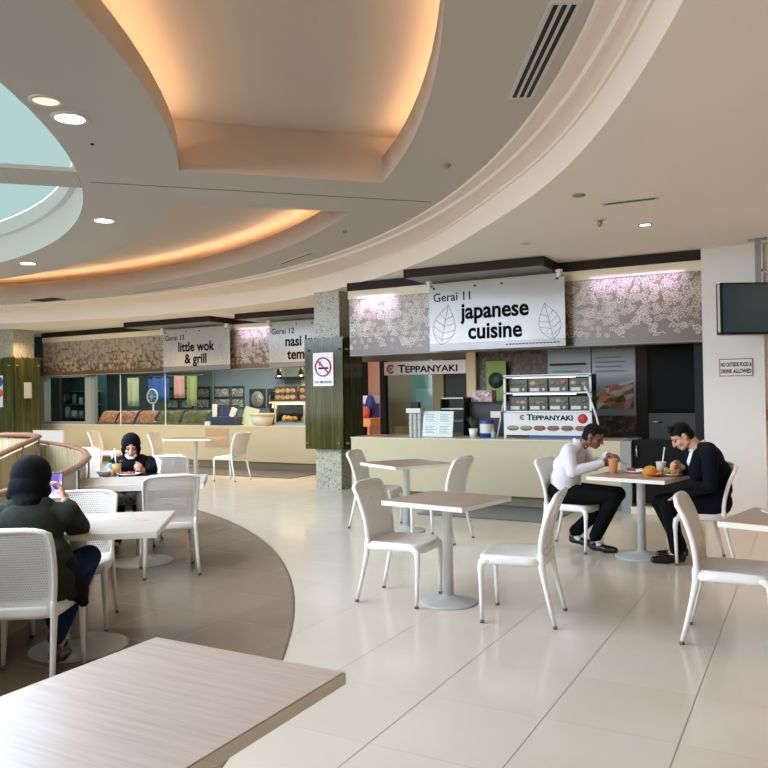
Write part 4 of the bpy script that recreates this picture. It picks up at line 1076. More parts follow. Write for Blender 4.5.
def disc(label, name, cat, x, y, z, r, mat_, h=.015):
    return tag(MB().lathe([(0, 0), (r, 0), (r, -h*.6), (r*.6, -h), (0, -h)], 20, (x, y, z)).build(name, mat_), label, cat)
disc('small round cover in the low ceiling above the linear vent', 'ceiling_cover', 'cover', -1.71, 6.62, ZL, .055, M_grey)
disc('pale round cover in the low ceiling near the dark ceiling box', 'ceiling_cover', 'cover', -2.80, 8.45, ZL, .06, M_trim)
disc('dark sprinkler dot on the grey ceiling next to the big cove corner', 'sprinkler', 'sprinkler', -2.72, 6.15, ZC, .03, M_grey, .03)
disc('dark sprinkler dot beside the brightest downlight', 'sprinkler', 'sprinkler', -4.85, 4.2, ZC, .014, M_black, .012)
disc('dark sprinkler dot beyond the tip of the crescent cove', 'sprinkler', 'sprinkler', -4.9, 8.0, ZC, .03, M_grey, .03)
t = thing('ceiling_sprinkler', 'brass-coloured sprinkler head on a plate in the low ceiling', 'sprinkler', (-1.78, 7.66, 3.14))
MB().lathe([(0, 0), (.06, 0), (.05, -.015), (0, -.018)], 20, (-1.78, 7.66, ZL)).build('plate', M_trim, t, world=True)
MB().lathe([(0, -.018), (.022, -.018), (.026, -.045), (.012, -.075), (0, -.08)], 14, (-1.78, 7.66, ZL)).build('head', flat('brass', (176, 146, 96), .35, metal=.6), t, world=True)
def slot(label, a, b, z, wd, n, fm=None):
    a, b = V(a), V(b); d = (b-a); L = d.length; ang = math.atan2(d.y, d.x)
    t = thing('slot_diffuser', label, 'air vent', ((a.x+b.x)/2, (a.y+b.y)/2, z), ang)
    MB().box(-L/2-.03, L/2+.03, -wd/2, wd/2, -.012, 0).build('frame', fm or flat('vent frame', (206, 203, 196), .5), t)
    g = wd/(n+.6)
    for i in range(n):
        y = -wd/2+g*(.8+i)
        MB().box(-L/2, L/2, y-g*.28, y+g*.28, -.0135, -.0115).build('slot', M_black, t)
    return t
slot('three-slot black air vent along the curved edge of the grey ceiling', (-1.66, 4.98), (-1.06, 3.90), ZC, .165, 3)
slot('single-slot vent in the low ceiling before the near stall', (-1.585, 7.03), (-1.16, 7.046), ZL, .11, 1)
slot('thin slot vent in the ceiling ring near the granite pillar', (-6.9, 9.45), (-6.0, 8.95), ZC, .08, 1)
slot('thin slot vent in the ceiling ring over the far counter', (-11.1, 10.55), (-9.6, 10.3), ZC, .07, 1)
slot('small black grille in the ceiling ring near the reed-glass pillar', (-13.55, 10.35), (-12.95, 10.35), ZC, .3, 2, M_black)
# ================================================================ people
def cap_bm(bm, a, ra, b, rb, n=14):
    a, b = V(a), V(b); d = b-a; L = d.length
    t = d/L if L > 1e-6 else V((0, 0, 1))
    u = t.orthogonal().normalized(); w = t.cross(u)
    prof = [(-ra*math.cos(PI/2*i/5), ra*math.sin(PI/2*i/5), 0) for i in range(6)] + [(L+rb*math.sin(PI/2*i/5), rb*math.cos(PI/2*i/5), 1) for i in range(6)]
    rings = []
    for s_, r, _ in prof:
        c = a+t*s_
        rings.append([bm.verts.new(c)] if r < 1e-5 else [bm.verts.new(c+u*(r*math.cos(2*PI*k/n))+w*(r*math.sin(2*PI*k/n))) for k in range(n)])
    for p, q in zip(rings, rings[1:]):
        for k in range(n):
            if len(p) == 1: bm.faces.new((p[0], q[(k+1) % n], q[k]))
            elif len(q) == 1: bm.faces.new((p[k], p[(k+1) % n], q[0]))
            else: bm.faces.new((p[k], p[(k+1) % n], q[(k+1) % n], q[k]))
def ell_bm(bm, c, r, B=None):
    g = bmesh.ops.create_uvsphere(bm, u_segments=24, v_segments=14, radius=1.)
    for v in g['verts']:
        q = V((v.co.x*r[0], v.co.y*r[1], v.co.z*r[2])); v.co = V(c) + (B @ q if B else q)
def solid(name, parts, mat, parent, vox=.006, smooth=4, ring=None):
    """one continuous skin over a set of tapered limbs and masses"""
    bm = bmesh.new()
    for p in parts:
        if p[0] == 'c': cap_bm(bm, *p[1:])
        else: ell_bm(bm, *p[1:])
    bmesh.ops.recalc_face_normals(bm, faces=bm.faces[:])
    me = bpy.data.meshes.new('tmp'); bm.to_mesh(me); bm.free()
    o = bpy.data.objects.new('tmp', me); COL.objects.link(o)
    md = o.modifiers.new('r', 'REMESH'); md.mode = 'VOXEL'; md.voxel_size = vox; md.adaptivity = 0.
    if smooth: sm_ = o.modifiers.new('s', 'SMOOTH'); sm_.iterations = smooth; sm_.factor = .5
    bpy.context.view_layer.update()
    m2 = bpy.data.meshes.new_from_object(o.evaluated_get(bpy.context.evaluated_depsgraph_get()))
    bpy.data.objects.remove(o); bpy.data.meshes.remove(me)
    m2.name = name; m2.materials.clear()
    for p in m2.polygons: p.use_smooth = True
    return link(name, m2, mat, parent, world=True)

class Fig:
    """seated figure; coordinates are (right, forward, up) from the seat's middle on the floor"""
    def __init__(s, name, label, loc, F):
        s.o = V((loc[0], loc[1], 0)); F = V((F[0], F[1], 0)).normalized(); s.F = F; s.Rr = V((F.y, -F.x, 0))
        s.t = thing(name, label, 'person', s.o, math.atan2(F.y, F.x)-PI/2)
    def p(s, r, f, z): return s.o + s.Rr*r + s.F*f + V((0, 0, z))
    def B(s): return Matrix((s.Rr, s.F, V((0, 0, 1)))).transposed()
    def head_frame(s, c, pitch, yaw=0, roll=0, k=1.):
        B = s.B() @ Matrix.Rotation(R_(yaw), 3, 'Z') @ Matrix.Rotation(R_(-pitch), 3, 'X') @ Matrix.Rotation(R_(roll), 3, 'Y')
        c = s.p(*c)
        return (lambda x, y, z: c + B @ V((x*k, y*k, z*k))), B
def head_parts(h, B, k=1., ears=True):
    P = [('e', h(0, -.012, .03), (.075*k, .095*k, .086*k), B), ('e', h(0, .020, -.03), (.060*k, .068*k, .082*k), B),
         ('c', h(-.014, .060, -.088), .022*k, h(.014, .060, -.088), .022*k), ('c', h(-.045, .0, -.062), .026*k, h(-.012, .055, -.088), .022*k), ('c', h(.045, .0, -.062), .026*k, h(.012, .055, -.088), .022*k),
         ('e', h(-.034, .056, -.034), (.024*k, .026*k, .026*k), B), ('e', h(.034, .056, -.034), (.024*k, .026*k, .026*k), B),
         ('c', h(0, .084, .010), .0095*k, h(0, .106, -.032), .0125*k), ('e', h(-.011, .094, -.036), (.009*k, .011*k, .008*k), B), ('e', h(.011, .094, -.036), (.009*k, .011*k, .008*k), B),
         ('c', h(-.036, .074, .017), .012*k, h(.036, .074, .017), .012*k),
         ('c', h(-.018, .082, -.060), .0075*k, h(.018, .082, -.060), .0075*k), ('c', h(-.014, .081, -.071), .008*k, h(.014, .081, -.071), .008*k)]
    if ears:
        for sg in (-1, 1): P += [('e', h(sg*.077, -.008, -.010), (.011*k, .021*k, .034*k), B), ('e', h(sg*.074, .004, -.036), (.009*k, .010*k, .012*k), B)]
    return P
def face_bits(fig, h, B, k, browcol, lipcol):
    for sg in (-1, 1):
        m = bmesh.new(); ell_bm(m, h(sg*.031, .0795, -.003), (.0135*k, .0075*k, .006*k), B); me = bpy.data.meshes.new('eye'); m.to_mesh(me); m.free()
        link('eye', me, flat('dark eye', (30, 22, 20), .25), fig.t, world=True)
        if browcol:
            m = bmesh.new(); cap_bm(m, h(sg*.014, .088, .020), .0042*k, h(sg*.046, .078, .022), .003*k); me = bpy.data.meshes.new('eyebrow'); m.to_mesh(me); m.free()
            link('eyebrow', me, flat('brow', browcol, .8), fig.t, world=True)
    m = bmesh.new(); ell_bm(m, h(0, .0885, -.066), (.020*k, .006*k, .008*k), B); me = bpy.data.meshes.new('lips'); m.to_mesh(me); m.free()
    link('lips', me, flat('lips %d' % lipcol[0], lipcol, .5), fig.t, world=True)
def hand_parts(wrist, d, n, side, curl=(35, 45, 30), k=1., tcurl=30):
    """palm + four unequal fingers + thumb.  d: hand direction, n: palm normal (palm side), side: +1 thumb on d x n side"""
    d = V(d).normalized(); n = V(n); n = (n-d*n.dot(d)).normalized(); lat = d.cross(n)*side
    w = V(wrist); P = [('c', w-d*.02*k, .026*k, w+d*.012*k, .026*k)]
    lens = [.070, .079, .074, .058]
    for i in range(4):
        off = (1.5-i)*.0195*k
        b = w+lat*off*.7+d*.008*k; kn = w+lat*off+d*(.088-.006*abs(i-1.2))*k
        P.append(('c', b, .0145*k, kn, .0115*k))
        a = 0; p0 = kn; r0 = .0105
        for j, fr in enumerate((.45, .31, .24)):
            a += R_(curl[j]*(1+.08*i)); dv = d*math.cos(a)+n*math.sin(a)+lat*(.06*(1.5-i)*(1 if j == 0 else .3))
            p1 = p0+dv.normalized()*lens[i]*fr*k; r1 = r0-.0009
            P.append(('c', p0, r0*k, p1, r1*k)); p0, r0 = p1, r1
    b = w+lat*.024*k+d*.02*k; a = R_(38); p0 = b; r0 = .0145
    dv = (d*math.cos(a)+lat*math.sin(a)*.95+n*.35).normalized()
    for j, l_ in enumerate((.046, .034, .028)):
        p1 = p0+dv*l_*k; P.append(('c', p0, r0*k, p1, (r0-.0018)*k)); p0 = p1; r0 -= .0018
        dv = (dv+d*.25-lat*math.sin(R_(tcurl))*.5+n*.25).normalized()
    return P
def skin(name, rgb):
    k = NT(name); n_ = k.noise(k.coord(), 60., 3.)[0]; c = hexc(*rgb)
    k.set(col=k.mix(n_, tuple(x*.88 for x in c[:3])+(1,), tuple(min(1, x*1.1) for x in c[:3])+(1,)), rough=.5); k.put(k.b, 'Subsurface Weight', .06); k.b.inputs['Subsurface Radius'].default_value = (.01, .004, .002)
    return k.m
def fabric(name, rgb, stripe=None, rough=.85, wr=9.):
    k = NT(name); c = hexc(*rgb); n_ = k.noise(k.coord(), wr, 3., .6)[0]
    col = k.mix(n_, tuple(x*.93 for x in c[:3])+(1,), tuple(min(1, x*1.07) for x in c[:3])+(1,))
    if stripe:
        s = k.sep(k.coord()); f = k.math('FRACT', k.math('MULTIPLY', k.math('ADD', s[0], s[1]), 55.))
        col = k.mix(k.math('MULTIPLY', k.math('LESS_THAN', f, .22), .35), col, hexc(*stripe))
    k.bump(n_, .5, .02); return k.set(col=col, rough=rough, spec=.12)
def shoe(fig, a_heel, a_toe, mat, name='shoe', r=.036):
    h, t = V(a_heel), V(a_toe); d = (t-h).normalized(); q = V((0, 0, 1))
    z = lambda v, k_: V((v.x, v.y, k_))
    m_ = h.lerp(t, .5)
    solid(name, [('c', h+q*.012, r, m_+q*.006, r*1.05), ('c', m_+q*.002, r*1.12, t-d*.02, r*.85), ('c', h+q*.035, r*1.0, h+q*.055+d*.03, r*1.05)], mat, fig.t, .005, 3)

M_hair = flat('black hair', (15, 12, 11), .7, spec=.15, var=.3, vs=60)

def hair_shell(name, h, B, mat, parent, sc=(1.03, 1.03, 1.04), front=.062, extra=()):
    inv = B.transposed(); c0 = h(0, 0, 0)
    o = solid(name, [('e', h(0, -.012, .030), (.075*sc[0], .095*sc[1], .086*sc[2]), B), ('e', h(0, -.03, -.02), (.071*sc[0], .076*sc[1], .07*sc[2]), B)] + list(extra), mat, parent, .004, 2)
    me = o.data; bm = bmesh.new(); bm.from_mesh(me); kill = []
    for v in bm.verts:
        x, y, z = inv @ (v.co - c0)
        if y > .045: lim = front - .02*min(1, abs(x)/.06)
        elif y > .012: lim = (front-.02)*(y-.012)/.033 + (-.012)*(1-(y-.012)/.033) if abs(x) > .05 else front
        elif y > -.030: lim = .012 if abs(x) > .05 else -.2
        else: lim = -.076
        if z < lim: kill.append(v)
    bmesh.ops.delete(bm, geom=kill, context='VERTS'); bm.to_mesh(me); bm.free()
    md = o.modifiers.new('t', 'SOLIDIFY'); md.thickness = .004; md.offset = -1
    return o

# ---- man in the white shirt
M_sk1 = skin('brown skin', (122, 82, 60))
g = Fig('person', 'man in a white shirt and black trousers, bent over his food with spoon and cup', (-2.10, 7.56), (1, .02)); p = g.p
h, B = g.head_frame((.0, .245, 1.095), 24, yaw=-4)
sR, sL = p(.19, .05, .955), p(-.19, .08, .955); eR, eL = p(.235, .09, .765), p(-.22, .20, .79); wR, wL = p(.085, .345, .842), p(-.03, .37, .915)
hpR, hpL = p(.09, -.05, .535), p(-.09, -.05, .535); kR, kL = p(.11, .46, .535), p(-.12, .44, .53); aR, aL = p(.10, .27, .10), p(-.10, .03, .10)
neck = p(0, .125, 1.0)
hR = hand_parts(wR, g.F*.8+g.Rr*-.45+V((0,0,.12)), -g.Rr*.8+V((0,0,0))+g.F*-.3, 1, (30, 42, 25)); hL = hand_parts(wL, g.F*.9+g.Rr*.35+V((0,0,-.10)), V((0,0,-1)), 1, (40, 50, 30))
solid('body', head_parts(h, B) + hR + hL + [('c', h(0, -.03, -.05), .054, neck, .058), ('c', neck, .06, p(0, .0, .8), .11), ('c', p(0, .0, .8), .11, p(0, -.05, .57), .12),
      ('c', neck, .038, sR, .036), ('c', neck, .038, sL, .036), ('c', sR, .045, eR, .037), ('c', eR, .036, wR, .025), ('c', sL, .045, eL, .037), ('c', eL, .036, wL, .025),
      ('c', hpR, .085, kR, .052), ('c', kR, .05, aR, .033), ('c', hpL, .085, kL, .052), ('c', kL, .05, aL, .033), ('c', aR, .03, p(.10, .36, .04), .024), ('c', aL, .03, p(-.10, .12, .04), .024)], M_sk1, g.t, .0048, 2)
face_bits(g, h, B, 1., (20, 15, 14), (100, 58, 48))
hair_shell('hair', h, B, M_hair, g.t)
M_sh1 = fabric('white striped shirt', (226, 222, 222), (190, 186, 194))
solid('shirt', [('e', p(0, .03, .86), (.165, .12, .17), g.B()), ('c', p(-.06, -.03, .68), .135, p(.06, -.03, .68), .135), ('c', p(-.05, -.03, .61), .14, p(.05, -.03, .61), .14), ('c', p(0, .09, .95), .085, p(0, .0, .8), .14),
      ('c', p(-.06, -.02, .80), .12, p(.06, -.02, .80), .12), ('c', sR, .068, sL, .068), ('c', p(.1, .08, .97), .06, p(0, .11, 1.0), .062), ('c', p(-.1, .08, .97), .06, p(0, .11, 1.0), .062),
      ('c', sR, .066, eR, .056), ('c', eR, .055, wR+(eR-wR)*.06, .040), ('c', sL, .066, eL, .056), ('c', eL, .055, wL+(eL-wL)*.06, .040)], M_sh1, g.t, .007, 3)
solid('collar', [('c', p(-.055, .10, 1.035), .017, p(0, .06, 1.055), .017), ('c', p(.055, .10, 1.035), .017, p(0, .06, 1.055), .017), ('c', p(.055, .10, 1.035), .017, p(.03, .175, 1.0), .014), ('c', p(-.055, .10, 1.035), .017, p(-.03, .175, 1.0), .014)], M_sh1, g.t, .005, 1)
M_tr = fabric('black trousers', (11, 11, 13))
solid('trousers', [('c', p(-.07, -.07, .565), .118, p(.07, -.07, .565), .118), ('c', hpR, .108, kR, .076), ('c', kR, .076, aR+V((0,0,.05)), .062), ('c', hpL, .108, kL, .076), ('c', kL, .076, aL+V((0,0,.05)), .062)], M_tr, g.t, .008, 3)
for a, b in ((p(.10, .28, .115), p(.10, .30, .07)), (p(-.10, .03, .115), p(-.10, .06, .07))): solid('sock', [('c', a, .041, b, .038)], flat('white sock', (214, 212, 208), .8), g.t, .006, 1)
M_shoe = flat('black leather shoe', (16, 15, 15), .3)
shoe(g, p(.10, .24, .036), p(.12, .47, .034), M_shoe); shoe(g, p(-.10, .0, .055), p(-.10, .23, .036), M_shoe)

# ---- man in the dark suit
M_sk2 = skin('light skin', (206, 158, 130))
g = Fig('person', 'man in a dark navy suit, bent over his food, one hand on his knee', (-.875, 7.45), (-.955, -.30)); p = g.p
h, B = g.head_frame((.0, .165, 1.115), 38, yaw=4)
sL, sR = p(-.20, -.03, .97), p(.20, .0, .97); eL, eR = p(-.27, -.02, .70), p(.24, .10, .76); wL, wR = p(-.17, .235, .60), p(.04, .17, .83)
hpL, hpR = p(-.09, -.08, .545), p(.09, -.08, .545); kL, kR = p(-.14, .305, .515), p(.12, .34, .50); aL, aR = p(-.12, .24, .09), p(.10, .18, .09)
neck = p(0, .04, 1.01)
hL = hand_parts(wL, g.F*.85+g.Rr*.12+V((0,0,-.42)), V((0,0,-1))-g.F*.3, -1, (14, 16, 12), 1.02); hR = hand_parts(wR, g.F*.80+g.Rr*-.30+V((0,0,.25)), -g.Rr*.9+V((0,0,-.3)), 1, (45, 55, 30), 1.02)
solid('body', head_parts(h, B) + hR + hL + [('c', h(0, -.035, -.05), .054, neck, .056), ('c', neck, .05, p(0, -.1, .8), .085), ('c', p(0, -.1, .8), .085, p(0, -.08, .57), .10),
      ('c', neck, .038, sR, .036), ('c', neck, .038, sL, .036), ('c', sR, .045, eR, .037), ('c', eR, .036, wR, .025), ('c', sL, .045, eL, .037), ('c', eL, .036, wL, .025),
      ('c', hpR, .085, kR, .052), ('c', kR, .05, aR, .033), ('c', hpL, .085, kL, .052), ('c', kL, .05, aL, .033), ('c', aR, .03, p(.10, .29, .04), .024), ('c', aL, .03, p(-.12, .33, .04), .024)], M_sk2, g.t, .0048, 2)
face_bits(g, h, B, 1., (24, 18, 16), (170, 104, 92))
hair_shell('hair', h, B, M_hair, g.t, (1.035, 1.04, 1.08), .060, [('c', h(-.035, .056, .088), .015, h(.035, .058, .090), .015), ('c', h(-.04, .03, .112), .020, h(.04, .03, .112), .020)])
M_suit = fabric('dark navy suit', (12, 14, 23))
solid('suit_jacket', [('e', p(0, -.07, .86), (.175, .125, .18), g.B()), ('c', p(-.07, -.11, .66), .13, p(.07, -.11, .66), .13), ('c', p(-.06, -.10, .54), .14, p(.06, -.10, .54), .14), ('c', p(-.07, -.11, .80), .125, p(.07, -.11, .80), .125), ('c', sR, .072, sL, .072),
      ('c', p(.1, -.01, .985), .062, p(.04, .0, 1.01), .055), ('c', p(-.1, -.01, .985), .062, p(-.04, .0, 1.01), .055), ('c', p(-.05, -.06, 1.0), .06, p(.05, -.06, 1.0), .06), ('c', p(-.07, .03, .95), .06, p(-.03, .04, .80), .085), ('c', p(.07, .03, .95), .06, p(.03, .04, .80), .085),
      ('c', sR, .072, eR, .060), ('c', eR, .059, wR+(eR-wR)*.16, .044), ('c', sL, .072, eL, .060), ('c', eL, .059, wL+(eL-wL)*.12, .044), ('c', p(-.12, -.05, .5), .10, p(-.15, .1, .5), .08)], M_suit, g.t, .008, 3)
M_cuff = fabric('white shirt', (226, 226, 226))
solid('shirt_collar', [('c', p(-.052, .015, 1.045), .013, p(0, -.028, 1.068), .013), ('c', p(.052, .015, 1.045), .013, p(0, -.028, 1.068), .013), ('c', p(.052, .015, 1.045), .013, p(.02, .095, .985), .012), ('c', p(-.052, .015, 1.045), .013, p(-.02, .095, .985), .012)], M_cuff, g.t, .005, 1)
for e_, w_ in ((eR, wR), (eL, wL)): solid('shirt_cuff', [('c', w_+(e_-w_)*.12, .034, w_+(e_-w_)*.05, .033)], M_cuff, g.t, .005, 1)
solid('shirt_front', [('c', p(0, .045, .99), .045, p(0, .075, .88), .05)], M_cuff, g.t, .006, 2)
solid('trousers', [('c', p(-.07, -.09, .56), .112, p(.07, -.09, .56), .112), ('c', hpR, .104, kR, .078), ('c', kR, .076, aR+V((0,0,.03)), .060), ('c', hpL, .104, kL, .078), ('c', kL, .076, aL+V((0,0,.03)), .060)], M_tr, g.t, .008, 3)
shoe(g, p(-.12, .20, .036), p(-.15, .46, .034), M_shoe); shoe(g, p(.10, .14, .036), p(.12, .38, .034), M_shoe)

# ---- woman with the phone, seen from behind
M_sk3 = skin('tan skin', (196, 148, 120))
g = Fig('person', 'woman in a black headscarf and dark green jacket, seen from behind, looking at her phone', (-3.742, 2.818), (-.58, .815)); p = g.p
h, B = g.head_frame((-.045, .13, 1.075), 16, yaw=-6)
sR, sL = p(.165, .05, .885), p(-.215, .05, .885); eR, eL = p(.18, .20, .79), p(-.25, .22, .74); wR, wL = p(.06, .385, .935), p(-.10, .40, .80)
hpR, hpL = p(.08, -.06, .535), p(-.10, -.06, .535); kR, kL = p(.215, .29, .60), p(-.12, .44, .54); aR, aL = p(.05, .22, .10), p(.0, .42, .10)
neck = p(-.03, .06, .97)
hR = hand_parts(wR, V((0,0,.85))+g.F*.25+g.Rr*-.40, -g.Rr*.7+g.F*-.2, -1, (22, 36, 30), .95); hL = hand_parts(wL, g.F*.8+g.Rr*.5, V((0,0,-1)), 1, (20, 20, 20), .95)
solid('body', head_parts(h, B, 1., False) + hR + hL + [('c', h(0, -.03, -.05), .05, neck, .055), ('c', neck, .06, p(-.02, -.02, .8), .10), ('c', p(-.02, -.02, .8), .10, p(-.01, -.06, .57), .12), ('c', neck, .045, sR, .042), ('c', neck, .045, sL, .042),
      ('c', sR, .042, eR, .034), ('c', eR, .034, wR, .023), ('c', sL, .042, eL, .034), ('c', eL, .034, wL, .023), ('c', hpR, .085, kR, .052), ('c', kR, .05, aR, .033), ('c', hpL, .085, kL, .052), ('c', kL, .05, aL, .033), ('c', aR, .03, p(.05, .32, .03), .022), ('c', aL, .03, p(.0, .52, .03), .022)], M_sk3, g.t, .0048, 2)
face_bits(g, h, B, 1., (26, 20, 18), (176, 104, 96))
M_scarf = fabric('black headscarf', (15, 14, 17), wr=18.)
solid('headscarf', [('e', h(0, -.026, .022), (.108, .114, .118), B), ('e', h(0, -.052, -.05), (.104, .09, .088), B), ('c', h(-.055, -.04, -.085), .06, h(.055, -.04, -.085), .06), ('c', h(-.07, .0, -.06), .042, h(-.02, .05, -.115), .034), ('c', h(.07, .0, -.06), .042, h(.02, .05, -.115), .034),
      ('c', h(0, .03, -.12), .05, p(-.03, .16, .88), .07), ('c', h(0, -.06, -.10), .07, p(-.03, .03, .95), .085)], M_scarf, g.t, .006, 3)
solid('scarf_pin', [('c', h(.088, .062, .05), .006, h(.092, .058, .044), .005)], flat('gold pin', (196, 150, 70), .3, metal=.8), g.t, .003, 0)
M_jk = fabric('dark green jacket', (40, 45, 36), wr=14.)
solid('jacket', [('e', p(-.03, .0, .80), (.19, .13, .17), g.B()), ('c', p(-.10, -.04, .66), .135, p(.08, -.04, .66), .135), ('c', p(-.09, -.06, .55), .145, p(.09, -.06, .55), .145), ('c', sR, .074, sL, .074), ('c', p(-.10, .04, .93), .065, p(.04, .04, .93), .065),
      ('c', sR, .074, eR, .068), ('c', eR, .068, wR+(eR-wR)*.34, .050), ('c', sL, .074, eL, .064), ('c', eL, .064, wL+(eL-wL)*.2, .045), ('c', p(.12, .0, .60), .11, p(.17, .0, .50), .085)], M_jk, g.t, .008, 3)
solid('jacket_tail', [('c', p(.15, -.04, .62), .085, p(.225, .02, .47), .06), ('c', p(.225, .02, .47), .06, p(.245, .05, .40), .03)], fabric('black lining', (24, 24, 25)), g.t, .007, 3)
M_jean = fabric('blue jeans', (28, 48, 80), wr=30.)
solid('jeans', [('c', p(-.08, -.06, .56), .115, p(.08, -.06, .56), .115), ('c', hpR, .10, kR, .072), ('c', kR, .070, aR+V((0,0,.06)), .05), ('c', hpL, .10, kL, .07), ('c', kL, .07, aL+V((0,0,.06)), .05)], M_jean, g.t, .008, 3)
shoe(g, p(.05, .17, .045), p(.07, .38, .03), M_shoe, 'sandal', .032); shoe(g, p(.0, .37, .045), p(.0, .57, .03), M_shoe, 'sandal', .032)
solid('bracelet', [('c', wR+(eR-wR)*.17, .030, wR+(eR-wR)*.20, .030)], flat('dark bracelet', (40, 32, 30), .4), g.t, .004, 0)
# the phone she holds
t = thing('smartphone', 'lit smartphone held up by the woman seen from behind', 'phone', p(.0, .47, 1.0))
A = Matrix.Translation(p(-.01, .44, 1.005)) @ g.B().to_4x4() @ Matrix.Rotation(R_(-14), 4, 'X')
MB().box(-.039, .039, 0, .009, -.08, .08, M=A, bev=.003).build('case', M_black, t, world=True)
k = NT('phone screen'); v = k.vor(k.coord(), 26.); k.set(col=hexc(20, 20, 30), rough=.1, emit=k.ramp(k.sep(v[1])[0], [(.2, hexc(70, 60, 150)), (.5, hexc(176, 150, 220)), (.8, hexc(216, 206, 240))]), estr=.9)
MB().box(-.035, .035, -.0008, .0, -.075, .075, M=A).build('screen', k.m, t, world=True)

# ---- woman eating, facing the camera
g = Fig('person', 'woman in a black headscarf with a white mask pulled under her chin, eating', (-6.25, 5.93), (.58, -.81)); p = g.p
h, B = g.head_frame((.0, .20, 1.03), 20, yaw=10, k=.95)
sR, sL = p(.165, .10, .86), p(-.165, .10, .86); eR, eL = p(.235, .22, .77), p(-.22, .26, .79); wR, wL = p(.17, .40, .80), p(-.15, .36, .785)
hpR, hpL = p(.08, -.04, .53), p(-.08, -.04, .53); kR, kL = p(.10, .34, .52), p(-.10, .36, .52); aR, aL = p(.12, .34, .09), p(-.12, .30, .09)
neck = p(0, .11, .93)
hR = hand_parts(wR, g.F*.75+g.Rr*-.5+V((0,0,-.12)), V((0,0,-1)), -1, (28, 35, 25), .92); hL = hand_parts(wL, g.F*.55+V((0,0,.45))+g.Rr*.25, g.F*-.2+g.Rr*.9, -1, (45, 50, 30), .92)
solid('body', head_parts(h, B, .95, False) + hR + hL + [('c', h(0, -.03, -.05), .048, neck, .052), ('c', neck, .055, p(0, .03, .76), .10), ('c', p(0, .03, .76), .10, p(0, -.04, .56), .115), ('c', neck, .042, sR, .04), ('c', neck, .042, sL, .04),
      ('c', sR, .04, eR, .033), ('c', eR, .033, wR, .023), ('c', sL, .04, eL, .033), ('c', eL, .033, wL, .023), ('c', hpR, .08, kR, .05), ('c', kR, .05, aR, .033), ('c', hpL, .08, kL, .05), ('c', kL, .05, aL, .033), ('c', aR, .03, p(.12, .44, .03), .022), ('c', aL, .03, p(-.12, .40, .03), .022)], M_sk3, g.t, .0048, 2)
face_bits(g, h, B, .95, (26, 20, 18), (176, 104, 96))
solid('headscarf', [('e', h(0, -.028, .030), (.097, .104, .108), B), ('e', h(0, -.05, -.05), (.096, .08, .09), B), ('c', h(-.074, -.005, -.03), .030, h(-.05, .03, -.115), .028), ('c', h(.074, -.005, -.03), .030, h(.05, .03, -.115), .028), ('c', h(-.04, .035, -.13), .032, h(.04, .035, -.13), .032),
      ('c', p(-.10, .12, .87), .07, p(.10, .12, .87), .07), ('c', p(-.06, .18, .83), .075, p(.06, .18, .83), .075), ('c', p(-.08, .05, .88), .06, p(.08, .05, .88), .06)], M_scarf, g.t, .006, 3)
solid('face_mask', [('c', h(-.045, .045, -.085), .017, h(-.02, .076, -.102), .017), ('c', h(-.02, .076, -.102), .017, h(.02, .076, -.102), .017), ('c', h(.045, .045, -.085), .017, h(.02, .076, -.102), .017), ('c', h(-.045, .045, -.085), .006, h(-.07, .0, -.03), .004), ('c', h(.045, .045, -.085), .006, h(.07, .0, -.03), .004)], flat('white mask', (226, 230, 232), .7), g.t, .005, 2)
M_top2 = fabric('black top', (14, 15, 20))
solid('top', [('e', p(0, .04, .74), (.165, .115, .16), g.B()), ('c', p(-.07, -.02, .58), .13, p(.07, -.02, .58), .13), ('c', sR, .064, sL, .064), ('c', sR, .064, p(.2, .16, .815), .060), ('c', sL, .064, eL, .056), ('c', eL, .055, wL+(eL-wL)*.3, .042)], M_top2, g.t, .008, 3)
solid('patterned_sleeve', [('c', p(.20, .16, .815), .061, eR, .056), ('c', eR, .055, wR+(eR-wR)*.3, .042)], fabric('teal sleeve', (128, 160, 160), (60, 70, 80), wr=30.), g.t, .008, 3)
solid('trousers', [('c', p(-.07, -.05, .55), .11, p(.07, -.05, .55), .11), ('c', hpR, .098, kR, .072), ('c', kR, .072, aR+V((0,0,.02)), .055), ('c', hpL, .098, kL, .072), ('c', kL, .072, aL+V((0,0,.02)), .055)], M_tr, g.t, .008, 3)
shoe(g, p(.12, .30, .036), p(.13, .50, .032), M_shoe, r=.032); shoe(g, p(-.12, .26, .036), p(-.13, .46, .032), M_shoe, r=.032)
W2 = p
k = NT('grey patterned bag cloth'); n_ = k.noise(k.coord(), 28., 3.)[0]; k.set(col=k.ramp(n_, [(.4, hexc(34, 34, 38)), (.55, hexc(120, 122, 124)), (.7, hexc(60, 60, 64))]), rough=.8)
o = solid('shoulder_bag', [('c', W2(-.07, .36, .575), .075, W2(.12, .38, .58), .075), ('c', W2(-.06, .41, .52), .065, W2(.11, .42, .52), .065), ('c', W2(-.06, .30, .635), .045, W2(.10, .30, .635), .045)], k.m, None, .008, 3)
tag(o, 'grey patterned bag on the lap of the woman who faces the camera', 'bag')

